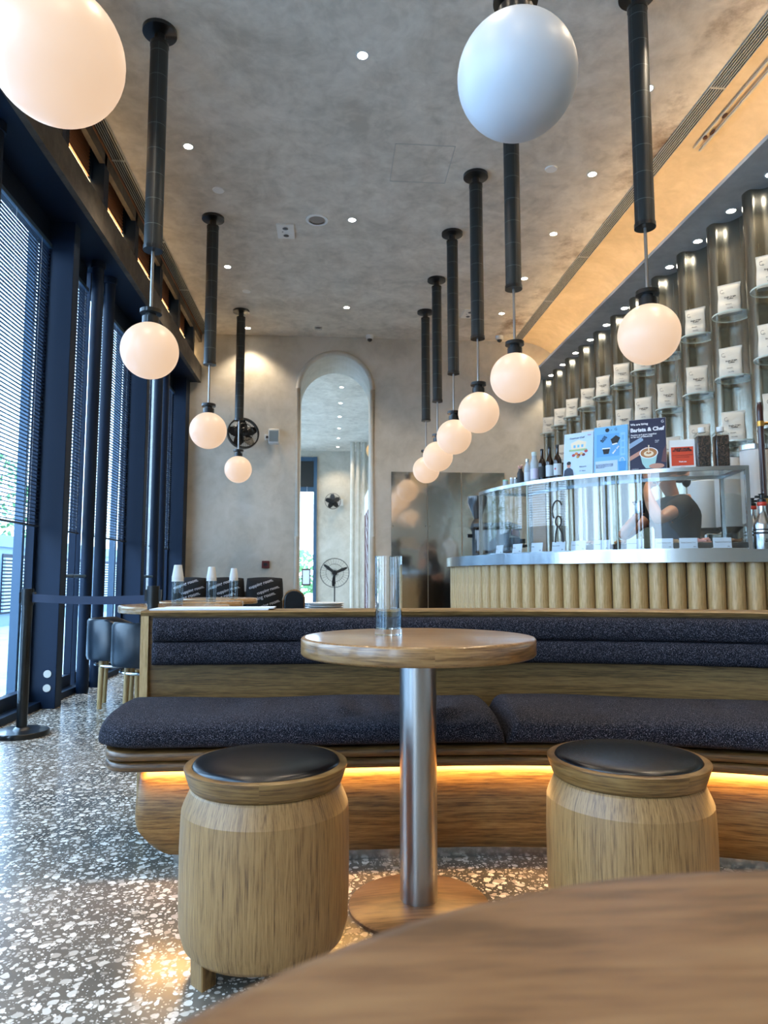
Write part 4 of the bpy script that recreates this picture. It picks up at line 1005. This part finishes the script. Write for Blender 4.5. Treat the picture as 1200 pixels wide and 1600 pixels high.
trays = [(1058, 'dark food tray with almond biscuits beside the barista apron card', 'c9a57c'), (1103, 'dark food tray with pink wafer cakes at the right of the case', 'd99a92'), (1148, 'dark food tray with brown cake at the case right end', '7a5230'), (915, 'dark food tray in the middle of the glass case', 'b88c5c'), (960, 'dark food tray left of the tattooed forearm', 'a8794c')]
for k, (px, lb, cc) in enumerate(trays):
    px = min(px, 1150); a = case_angle(px)+(0 if k != 2 else .03); q = cp(a, ro_-.16)
    t = thing('food_tray', lb, 'food tray', (q.x, q.y, zc0+.012), a+PI/2, group='food trays in the display case')
    MB().box(-.055, .055, -.07, .07, 0, .035).build('tray_block', plain('tray_dark', '2c2723', .5), t, bevel=.003)
    m = MB(); rd = random.Random(k)
    for j in range(9):
        Mx = Matrix.Translation((rd.uniform(-.035, .035), rd.uniform(-.05, .05), .042+rd.uniform(0, .012))) @ Matrix.Rotation(rd.uniform(-1, 1), 4, 'Z') @ Matrix.Rotation(rd.uniform(-.3, .3), 4, 'Y')
        m.box(-.022, .022, -.008, .008, -.006, .006, Mx)
    o = m.build('pastry_pieces', plain('pastry%d' % k, cc, .7), t, smooth=False, bevel=.002); o['kind'] = 'stuff'

# ---- bottles on the case
ZT = zc1
def on_case(px, inset=.05): a = case_angle(px); return a, cp(a, ro_-inset)
def bottle(px, h, r, neck, body, cap, label_c, lb, name='drink_bottle', style='beer', inset=.06):
    a, q = on_case(px, inset)
    t = thing(name, lb, 'bottle' if style != 'jar' else 'jar', (q.x, q.y, ZT), a+PI/2)
    if style == 'beer': prof = [(r*.9, 0), (r, .006), (r, h*.52), (r*.92, h*.58), (neck, h*.72), (neck*.95, h*.94), (neck*1.1, h*.95), (neck*1.1, h*.97), (neck, h*.975)]
    elif style == 'jar': prof = [(r*.95, 0), (r, .004), (r, h*.8), (r*.9, h*.84)]
    else: prof = [(r*.95, 0), (r, .006), (r, h*.62), (r*.6, h*.78), (neck, h*.82), (neck, h*.9)]
    MB().lathe(prof, 28).build('bottle_body', body, t)
    MB().lathe([(neck*1.15 if style != 'jar' else r*1.02, h*(.955 if style == 'beer' else .84 if style == 'jar' else .88)), (neck*1.15 if style != 'jar' else r*1.02, h), (neck*.8 if style != 'jar' else r*.95, h*1.005)], 24).build('cap', cap, t)
    if label_c: MB().lathe([(r*1.01, h*.10), (r*1.015, h*.10), (r*1.015, h*.44), (r*1.01, h*.44)], 28, cap=False).build('paper_label', label_c, t)
    return t
amber = plain('dark_amber_glass', '1c0f0a', .1, spec=.8); clearish = plain('milky_clear', 'a4afb6', .15); lav = plain('lavender_label', 'c5c4dc', .5); silver = plain('silver_label', 'b7c2c8', .35); 
bottle(779, .05, .018, .018, clearish, plain('mint_lid', '8cc7b4', .5), None, 'small jar with mint lid at the left end of the case top', 'small_jar', 'jar')
bottle(789, .055, .013, .013, clearish, M['white'], None, 'small pale jar right of the mint lidded jar', 'small_jar', 'jar'); bottle(795, .05, .012, .012, clearish, M['steel'], None, 'small steel lidded jar beside the dark decorated bottle', 'small_jar', 'jar')
t = bottle(803, .115, .022, .012, plain('black_tin', '17181b', .4), plain('rose_cap', '9c6a5c', .4), M['ink'], 'squat dark bottle with a rose coloured stopper', 'decorated_bottle', 'soda')
for sx in (-.014, .014): MB().sphere((sx, 0, .118), .008, 12, 8).build('stopper_knob', plain('rose_knob', 'b08a7c', .3), t)
bottle(815, .155, .022, .010, clearish, M['steel'], silver, 'slim clear bottle with silver cap, left of the lavender labelled one', 'drink_bottle', 'soda')
bottle(826, .19, .027, .015, clearish, plain('pale_cap', 'b9c9c4', .4), lav, 'clear bottle with lavender label and pale cap', 'drink_bottle', 'soda')
bottle(839, .20, .024, .0095, amber, M['ink'], M['ink'], 'dark beer bottle with black label, leftmost of the three dark ones', 'beer_bottle')
bottle(851, .205, .024, .0095, amber, M['ink'], silver, 'dark beer bottle with silver label, middle of the three', 'beer_bottle')
t = bottle(864, .21, .025, .0095, amber, M['ink'], silver, 'dark beer bottle with silver label beside the pale blue poster', 'beer_bottle')
MB().cyl((0, -.0262, .06), (0, -.0255, .06), .006, 10).build('red_mark', plain('red_mark', 'a03030', .5), t)

# ---- posters
def poster(px0, px1, h, base, lb, name, inset=.035, lean=6):
    a0_, q0 = on_case(px0, inset); a1_, q1 = on_case(px1, inset); w = (q1-q0).length-.008
    t = thing(name, lb, 'poster', tuple((q0+q1)/2+Vector((0, 0, ZT))), math.atan2(q1.y-q0.y, q1.x-q0.x)); t.rotation_euler[0] = R(-lean)
    MB().box(-w/2, w/2, 0, .006, 0, h).build('poster_board', base, t, smooth=False)
    MB().box(-w/2-.001, w/2+.001, .006, .012, 0, h+.003).build('acrylic_stand', M['white'], t, smooth=False)
    return t, w
def flat(t, poly, mat, y=-.0008, name='poster_graphic', th=.0006):
    return MB().prism(poly, y, y+th).build(name, mat, t, smooth=False)
def ell(cx_, cz_, rx, rz, n=28, a0=0, a1=2*PI): return [(cx_+rx*math.cos(a0+(a1-a0)*i/n), cz_+rz*math.sin(a0+(a1-a0)*i/n)) for i in range(n)]
pale = plain('poster_pale_blue', 'b4cbe8', .45); sky = plain('poster_sky_blue', '6fb0dd', .45); ind = plain('poster_indigo', '1b1e3c', .4); redm = plain('notice_red', 'c8401f', .5)
skinm = plain('print_skin', 'b98a78', .6); cof = plain('print_coffee', 'a8713f', .5); cream = plain('print_cream', 'e6d3b3', .5); teal = plain('print_cup', '9cc9c9', .5); greenm = plain('print_green', '9cb889', .6)
t, w = poster(876, 925, .265, pale, 'pale blue poster with cakes and a small figure, left of the bright blue one', 'menu_poster')
m_ = -w/2
text('Gourmet Chef', .016, M['ink'], t, (-.01, -.001, .235), 'poster_lettering'); text('Gala', .012, plain('pinkink', 'b0446a', .5), t, (w*.36, -.001, .245), 'poster_lettering')
flat(t, [(-.045, .165), (.045, .165), (.05, .205), (.0, .222), (-.05, .205)], cream); flat(t, [(-.06, .155), (.06, .15), (.055, .165), (-.06, .168)], greenm)
for k in range(3): flat(t, [(-.032+k*.025, .175), (-.018+k*.025, .175), (-.018+k*.025, .192), (-.032+k*.025, .192)], sky, -.0014)
for k, (x, z, c_) in enumerate(((-.03, .13, 'a03028'), (-.012, .138, 'c8782f'), (.004, .128, '8c2a24'), (.02, .137, 'd9b06a'), (.034, .128, '6c241e'), (-.002, .118, 'c9a05a'), (.05, .148, 'a83a30'))): flat(t, ell(x, z, .011, .009, 14), plain('cake%d' % k, c_, .5), -.0016)
flat(t, ell(m_+.035, .073, .013, .018, 18), skinm, -.0016); flat(t, ell(m_+.035, .084, .014, .011, 16), M['ink'], -.0018); flat(t, [(m_+.002, .0), (m_+.07, .0), (m_+.062, .042), (m_+.045, .055), (m_+.025, .055), (m_+.008, .042)], plain('print_navy', '1c2a40', .5), -.002)
text('Pâtisserie', .012, M['ink'], t, (.03, -.001, .055), 'poster_lettering', shear=.3); text('12 - 30 June', .008, M['ink'], t, (.03, -.001, .03), 'poster_lettering')
t, w = poster(925.5, 983, .28, sky, 'bright blue poster with a pouring cup drawing, left of the dark recruitment poster', 'menu_poster')
flat(t, [(-w*.42, .10), (w*.25, .10), (w*.25, .235), (-w*.42, .235)], plain('poster_blue2', '5a9fd4', .45), -.0008)
flat(t, [(w*.29, .10), (w*.43, .10), (w*.43, .235), (w*.29, .235)], plain('poster_blue3', '8ac2ea', .45), -.0008)
for z in (.11, .15, .19): flat(t, [(w*.32, z), (w*.40, z), (w*.40, z+.03), (w*.32, z+.03)], sky, -.0014)
flat(t, [(.0, .2), (.03, .222), (.055, .205), (.04, .175), (.01, .17)], M['ink'], -.0016); flat(t, [(-.04, .115), (-.012, .115), (-.005, .145), (-.047, .145)], M['ink'], -.0016); flat(t, [(-.05, .145), (-.0, .145), (-.003, .152), (-.047, .152)], M['whiteink'], -.0018); flat(t, [(.01, .165), (.04, .17), (.035, .177), (.008, .172)], M['whiteink'], -.0018)
text('BLACK\nWHITE', .013, M['ink'], t, (-.04, -.0018, .205), 'poster_lettering', rot=(PI/2, R(-50), 0), bold=.0006); text('BREW  BAR', .011, M['whiteink'], t, (.03, -.0018, .135), 'poster_lettering', rot=(PI/2, R(-50), 0), bold=.0005)
flat(t, ell(-.02, .258, .012, .012, 16), M['ink'], -.0012); text('x', .014, M['ink'], t, (.005, -.001, .258), 'poster_lettering'); text('G', .022, M['ink'], t, (.03, -.001, .258), 'poster_lettering')
flat(t, [(-w*.46, .01), (w*.2, .01), (w*.2, .075), (-w*.46, .075)], pale, -.0008)
text('Buy any two bags of beans and get\none drip coffee box free of charge.\nOffer is valid until the end of June.\nWhile stocks last.', .0072, M['ink'], t, (-w*.44, -.0016, .045), 'poster_lettering', 'LEFT')
flat(t, [(w*.24, .01), (w*.44, .01), (w*.46, .065), (w*.22, .065)], plain('poster_bag', '3f8fcc', .45), -.0008); m = MB(); m.tube([(w*.34+.013*math.cos(R(18*i)), -.001, .065+.022*math.sin(R(18*i))) for i in range(11)], .0013, 5); m.build('poster_graphic', M['whiteink'], t)
t, w = poster(983.5, 1047, .30, ind, 'dark indigo recruitment poster with a coffee cup and white lettering', 'recruitment_poster')
text('We are hiring', .0165, M['whiteink'], t, (-w*.46, -.001, .272), 'poster_lettering', 'LEFT', bold=.0006)
text('Barista & Chef', .0305, M['whiteink'], t, (-w*.47, -.001, .238), 'poster_lettering', 'LEFT', bold=.0013)
text('Passion and grow together\nto be our professional', .0128, M['whiteink'], t, (-w*.46, -.001, .204), 'poster_lettering', 'LEFT', bold=.0003); text('Apply\nnow', .010, M['whiteink'], t, (w*.2, -.001, .165), 'poster_lettering', 'LEFT'); text('G', .022, M['whiteink'], t, (w*.42, -.001, .278), 'poster_lettering')
flat(t, [(-w*.5, .13), (-w*.12, .175), (-w*.12, .185), (-w*.2, .193), (-w*.5, .16)], plain('print_jug', '8fa8c4', .3), -.001); flat(t, [(-w*.5, .085), (-w*.05, .135), (w*.1, .128), (w*.06, .122), (-w*.5, .06)], skinm, -.0012)
flat(t, [(-.042, .10), (.052, .10), (.04, .04), (.02, .012), (-.012, .012), (-.03, .04)], teal, -.0016); flat(t, ell(.005, .10, .049, .032), M['whiteink'], -.002); flat(t, ell(.005, .10, .044, .028), cof, -.0026); flat(t, ell(.005, .096, .026, .016), cream, -.003); flat(t, ell(.005, .1, .014, .007), cof, -.0034); flat(t, [(.002, .10), (.008, .10), (.009, .145), (.003, .145)], cream, -.0038)
flat(t, ell(.045, .022, .04, .015), skinm, -.0022); flat(t, [(w*.36, .045), (w*.5, .04), (w*.5, .14), (w*.42, .11)], plain('print_skin2', '5c3a40', .6), -.001)
text('hr@coffee.hk', .007, M['whiteink'], t, (-w*.46, -.001, .012), 'poster_lettering', 'LEFT')
t, w = poster(1049, 1095, .165, M['white'], 'red and white notice in a clear stand, left of the bean bottles', 'red_notice', inset=.05)
flat(t, [(-w*.43, .018), (w*.43, .018), (w*.43, .125), (-w*.43, .125)], redm, -.0008)
text('PLEASE ORDER\nAT THE COUNTER', .0118, M['ink'], t, (0, -.0016, .108), 'notice_lettering', bold=.0008); text('Minimum charge applies during weekends\n\nDine in for 90 minutes only', .0062, M['ink'], t, (0, -.0016, .072), 'notice_lettering'); text('Thank you', .009, M['whiteink'], t, (0, -.0016, .04), 'notice_lettering', bold=.0004)
text('MENU', .008, redm, t, (0, -.0016, .009), 'notice_lettering')

# bean bottles
beanm = bpy.data.materials.new('coffee_beans'); beanm.use_nodes = True; n_ = beanm.node_tree.nodes; l_ = beanm.node_tree.links; b_ = n_['Principled BSDF']
v_ = n_.new('ShaderNodeTexVoronoi'); v_.inputs['Scale'].default_value = 150; tc_ = n_.new('ShaderNodeTexCoord'); l_.new(tc_.outputs['Object'], v_.inputs['Vector'])
r_ = n_.new('ShaderNodeValToRGB'); l_.new(v_.outputs['Color'], r_.inputs[0]); r_.color_ramp.elements[0].color = (*lin('0b0807'), 1); r_.color_ramp.elements[0].position = .3; r_.color_ramp.elements[1].color = (*lin('5f4536'), 1); l_.new(r_.outputs[0], b_.inputs['Base Color'])
bb_ = n_.new('ShaderNodeBump'); bb_.inputs['Strength'].default_value = .7; bb_.inputs['Distance'].default_value = .004; l_.new(v_.outputs['Distance'], bb_.inputs['Height']); l_.new(bb_.outputs[0], b_.inputs['Normal']); b_.inputs['Roughness'].default_value = .35
def bean_bottle(px, lb):
    a, q = on_case(px, .07)
    t = thing('bean_bottle', lb, 'bottle', (q.x, q.y, ZT), a+PI/2+.1, group='clear bottles of coffee beans')
    MB().box(-.034, .034, -.034, .034, .004, .178).build('coffee_beans', beanm, t, bevel=.006)
    MB().box(-.038, .038, -.038, .038, 0, .185).build('clear_body', M['caseglass'], t, bevel=.006)
    m = MB(); rows = [[(-.038, -.038, .185), (.038, -.038, .185), (.038, .038, .185), (-.038, .038, .185)], [(-.02, -.02, .205), (.02, -.02, .205), (.02, .02, .205), (-.02, .02, .205)]]; m.grid(rows, closed=True); m.build('bottle_shoulder', M['caseglass'], t, smooth=False)
    MB().cyl((0, 0, .198), (0, 0, .226), .019, 24).build('screw_cap', M['white'], t)
bean_bottle(1107, 'square clear bottle of dark coffee beans beside the red notice'); bean_bottle(1137, 'square clear bottle of dark coffee beans at the case right end')
# siphon bottles
redband = plain('red_band', 'c23a26', .4)
def siphon(x, y, lb):
    t = thing('cream_siphon', lb, 'siphon bottle', (x, y, 1.0755), group='steel siphon bottles at the counter end')
    MB().lathe([(.042, 0), (.045, .006), (.045, .13), (.041, .15), (.024, .185), (.019, .21), (.019, .245)], 36).build('steel_body', M['steel'], t)
    MB().lathe([(.0465, .118), (.0465, .136), (.045, .137), (.045, .117), (.0465, .118)], 36, cap=False).build('shoulder_ring', M['steel'], t)
    MB().lathe([(.0455, .105), (.046, .105), (.046, .112), (.0455, .112)], 36, cap=False).lathe([(.0455, .085), (.046, .085), (.046, .095), (.0455, .095)], 36, cap=False).build('black_band', M['ink'], t)
    MB().lathe([(.021, .235), (.0235, .24), (.0235, .252), (.021, .256)], 28).build('red_band', redband, t)
    MB().lathe([(.022, .256), (.022, .27), (.012, .275), (.012, .295), (.018, .30)], 24).box(-.035, .035, -.006, .006, .278, .29).build('nozzle_head', M['black'], t)
    text('SODA\nSIPHON', .012, M['ink'], t, (0, -.0462, .05), 'bottle_lettering')
siphon(2.29, 3.56, 'steel siphon bottle standing in front at the case right end'); siphon(2.36, 3.76, 'darker siphon bottle partly hidden behind the front siphon, left'); siphon(2.41, 3.62, 'siphon bottle cut off by the right photo edge')
# wooden rod with brass collars
p = atY(1190, 800, 3.86)
t = thing('wooden_tap_rod', 'tall dark wooden rod with brass collars behind the siphon bottles', 'tap rod', (p.x+.02, 3.86, 1.0755))
top = atY(1178, 628, 3.86).z-1.0755
MB().lathe([(.016, 0), (.017, .1), (.017, top-.06), (.014, top-.02), (.012, top-.015), (.014, top-.005), (.006, top)], 20).build('rod_shaft', plain('mahogany', '351512', .3, coat=.5), t)
m = MB()
for z in (top-.145, .28): m.cyl((0, 0, z), (0, 0, z+.03), .0195, 20)
m.build('brass_collar', M['brass'], t); MB().tube([(0, 0, top-.13), (.06, -.01, top-.125), (.16, -.02, top-.09)], .009, 10).build('brass_arm', M['brass'], t)
# espresso machine and grinder near the counter's left tip
t = thing('espresso_machine', 'dark red espresso machine left of the glass case', 'coffee machine', (1.36, 5.62, 1.0755), R(62))
MB().box(-.2, .2, -.14, .14, .05, .25).build('machine_body', plain('machine_dark', '14100f', .2, coat=.5), t, bevel=.02)
MB().box(-.21, .21, -.15, .15, .25, .29).build('cup_rail', M['black'], t, bevel=.008); MB().box(-.19, .19, -.22, .02, .0, .05).build('drip_tray', M['steel'], t, bevel=.006)
for x in (-.1, .1): MB().cyl((x, -.17, .1), (x, -.17, .17), .032, 20).tube([(x, -.17, .12), (x, -.24, .11), (x, -.3, .105)], .011, 8).build('group_head', M['black'], t)
MB().box(-.12, .12, -.146, -.14, .19, .24).build('red_badge', plain('badge_red', '6e2418', .3), t, smooth=False)
t = thing('coffee_grinder', 'black coffee grinder with a clear hopper beside the case end', 'grinder', (1.27, 5.98, 1.0755))
MB().lathe([(.07, 0), (.07, .03), (.05, .05), (.05, .25), (.065, .28), (.05, .33), (.03, .36)], 28).build('grinder_body', M['black'], t)
MB().lathe([(.03, .36), (.085, .5), (.085, .555), (.0, .56)], 28, cap=False).build('bean_hopper', plain('smoked', '3a3836', .1, spec=.8), t); MB().box(-.09, -.04, -.015, .015, .2, .23).build('spout', M['black'], t)

# ================= BARISTA
def skin_mesh(name, verts, edges, radii, mat, parent, root=0, sub=2):
    me = bpy.data.meshes.new(name); me.from_pydata([Vector(v) for v in verts], edges, []); o = bpy.data.objects.new(name, me); col.objects.link(o); o.parent = parent
    o.modifiers.new('skin', 'SKIN'); 
    if not me.skin_vertices: me.attributes  # layer is made by the modifier
    sv = me.skin_vertices[0].data
    for i, r in enumerate(radii):
        sv[i].radius = (r, r) if not isinstance(r, tuple) else r; sv[i].use_root = (i == root)
    o.modifiers['skin'].use_smooth_shade = True
    s = o.modifiers.new('sub', 'SUBSURF'); s.levels = sub; s.render_levels = sub
    dg = bpy.context.evaluated_depsgraph_get(); dg.update()
    me2 = bpy.data.meshes.new_from_object(o.evaluated_get(dg)); o.modifiers.clear(); o.data = me2
    me2.materials.clear(); me2.materials.append(mat)
    for p_ in me2.polygons: p_.use_smooth = True
    return o
skin = plain('skin', 'b98568', .5, var=.06, bscale=20); skin.node_tree.nodes['Principled BSDF'].inputs['Subsurface Weight'].default_value = .08
P = Vector((2.19, 4.36, 0))
per = thing('person', 'barista in black T-shirt and navy apron drinking behind the glass case', 'person', tuple(P))
V = []; E_ = []; RR = []
def av(p_, r, frm=None):
    V.append(Vector(p_)-P); RR.append(r)
    if frm is not None: E_.append((frm, len(V)-1))
    return len(V)-1
pel = av((2.26, 4.40, .93), (.13, .155)); wa = av((2.26, 4.39, 1.08), (.10, .13), pel); chs = av((2.24, 4.38, 1.26), (.11, .15), wa); ub = av((2.22, 4.37, 1.38), (.085, .12), chs)
nk = av((2.205, 4.36, 1.455), .048, ub); n2 = av((2.185, 4.355, 1.50), .048, nk); jaw = av((2.155, 4.35, 1.545), (.062, .058), n2); hd = av((2.175, 4.35, 1.62), (.088, .072), jaw); cr = av((2.18, 4.35, 1.69), (.07, .06), hd)
# near (left) arm raised to the mouth
ls = av((2.20, 4.215, 1.385), .05, ub); le = av((1.955, 4.04, 1.275), .041, ls); le2 = av((1.945, 4.05, 1.30), .040, le); lm = av((1.94, 4.12, 1.39), .035, le2); lw = av((1.96, 4.20, 1.475), .025, lm); lh = av((1.985, 4.235, 1.515), (.036, .018), lw)
for k in range(4):
    b = Vector((2.0+.004*k, 4.215+.018*k, 1.54-.003*k)); f1 = av(b, .0095, lh); f2 = av(b+Vector((.03, .0, .006)), .0085, f1); av(b+Vector((.048, .0, -.014)), .0075, f2)
t1 = av((2.01, 4.225, 1.505), .0105, lh); av((2.04, 4.235, 1.51), .009, t1)
# far (right) arm reaching down and forward, tattooed
rs = av((2.17, 4.50, 1.375), .048, ub); re = av((1.915, 4.46, 1.20), .04, rs); re2 = av((1.905, 4.45, 1.21), .038, re); rm = av((1.935, 4.41, 1.27), .034, re2); rw = av((1.975, 4.36, 1.335), .024, rm); rh = av((1.99, 4.34, 1.37), (.034, .02), rw)
for k in range(4):
    b = Vector((1.975-.004*k, 4.31+.012*k, 1.36+.014*k)); f1 = av(b, .0095, rh); f2 = av(b+Vector((-.025, -.012, .008)), .0085, f1); av(b+Vector((-.028, .012, .01)), .0075, f2)
t1 = av((2.0, 4.36, 1.40), .0105, rh); av((1.975, 4.355, 1.42), .009, t1)
for sy in (-.1, .1):
    hp = av((2.26, 4.40+sy, .86), .09, pel); kn = av((2.24, 4.40+sy, .48), .06, hp); an = av((2.27, 4.40+sy, .09), .04, kn); av((2.13, 4.40+sy, .045), .04, an)
skin_mesh('body', V, E_, RR, skin, per)
def ps(v): return tuple(Vector(v)-P)
# face details (turned to the left)
m = MB(); m.sphere(ps((2.078, 4.35, 1.605)), .014, 12, 8, (1.3, .8, 1.4)); m.build('nose', skin, per)
m = MB(); m.sphere(ps((2.093, 4.35, 1.565)), .011, 12, 8, (.8, 1.9, .55)); m.build('lips', plain('lips', '8f4f48', .5), per)
m = MB()
for s in (-1, 1): m.sphere(ps((2.098, 4.35+s*.03, 1.635)), .009, 10, 8)
m.build('eye', M['ink'], per)
m = MB()
for s in (-1, 1): m.sphere(ps((2.185, 4.35+s*.075, 1.605)), .02, 12, 8, (.7, .4, 1.3))
m.build('ear', skin, per)
m = MB(); m.sphere(ps((2.20, 4.35, 1.655)), .1, 28, 18, (.98, .83, .9)); m.sphere(ps((2.295, 4.35, 1.56)), .036, 16, 10, (.8, .9, 1.3)); m.sphere(ps((2.25, 4.35, 1.60)), .06, 18, 12, (.8, 1, 1)); m.build('hair', plain('dark_hair', '1d1412', .5), per)
V = []; E_ = []; RR = []
a1 = av((2.262, 4.40, .92), (.138, .165)); a2 = av((2.262, 4.39, 1.08), (.112, .145), a1); a3 = av((2.245, 4.38, 1.26), (.13, .17), a2); a4 = av((2.222, 4.37, 1.385), (.108, .145), a3); av((2.208, 4.36, 1.445), .066, a4)
b1 = av((2.20, 4.205, 1.385), .074, a4); av((2.07, 4.12, 1.325), .066, b1); b2 = av((2.17, 4.51, 1.375), .07, a4); av((2.05, 4.49, 1.29), .062, b2)
skin_mesh('t_shirt', V, E_, RR, plain('black_cotton', '0c0d12', .85), per)
m = MB(); rows = []
for i in range(9):
    z = 1.30-.07*i; w_ = .10+.10*min(1, i/2.5); rows.append([ps((2.262-.150*math.cos(R(-65+13*j)*(w_/.2)), 4.39+.185*math.sin(R(-65+13*j)*(w_/.2)), z)) for j in range(11)])
m.grid(rows); m.grid([[(x+.004, y, z) for x, y, z in r] for r in rows][::-1]); m.build('apron', plain('navy_apron', '18253a', .8), per)
V = []; E_ = []; RR = []
for sy in (-.1, .1):
    q0 = av((2.26, 4.40, .92), .14) if sy < 0 else 0
    hp = av((2.26, 4.40+sy, .84), .105, 0); kn = av((2.24, 4.40+sy, .48), .078, hp); av((2.27, 4.40+sy, .1), .06, kn)
skin_mesh('trousers', V, E_, RR, plain('black_trousers', '0f1013', .9), per)
m = MB(); rd = random.Random(5)
A_, B_ = Vector((1.905, 4.45, 1.215)), Vector((1.972, 4.363, 1.33)); q = (B_-A_).to_track_quat('Z', 'Y').to_matrix()
for k in range(26):
    f = rd.uniform(.05, .95); rr = (.037*(1-f)+.024*f)*1.06; a = rd.uniform(0, 2*PI); c0 = A_+(B_-A_)*f
    m.tube([ps(c0+q @ Vector((rr*math.cos(a+d), rr*math.sin(a+d), .012*math.sin(d*5)))) for d in (0, .2, .4, .6)], .0012, 4)
m.build('arm_tattoo', plain('tattoo_ink', '3b4a3e', .7), per)
t = thing('tasting_cup', 'small white cup held to the mouth of the barista', 'cup', (2.045, 4.25, 1.515)); MB().lathe([(.018, 0), (.026, .04), (.024, .04), (.016, .003)], 24, cap=False).lathe([(.001, 0), (.018, 0)], 24, cap=False).build('cup_bowl', M['white'], t); MB().tube([(.024, 0, .03), (.036, 0, .022), (.022, 0, .01)], .003, 6).build('cup_handle', M['white'], t)
t = thing('steel_jug', 'small pale jug in the far tattooed hand of the barista', 'jug', (1.955, 4.30, 1.335)); MB().lathe([(.03, 0), (.034, .02), (.03, .06), (.033, .08), (.031, .08), (.028, .06)], 28, cap=False).lathe([(.001, 0), (.03, 0)], 24, cap=False).build('jug_body', M['steel'], t)
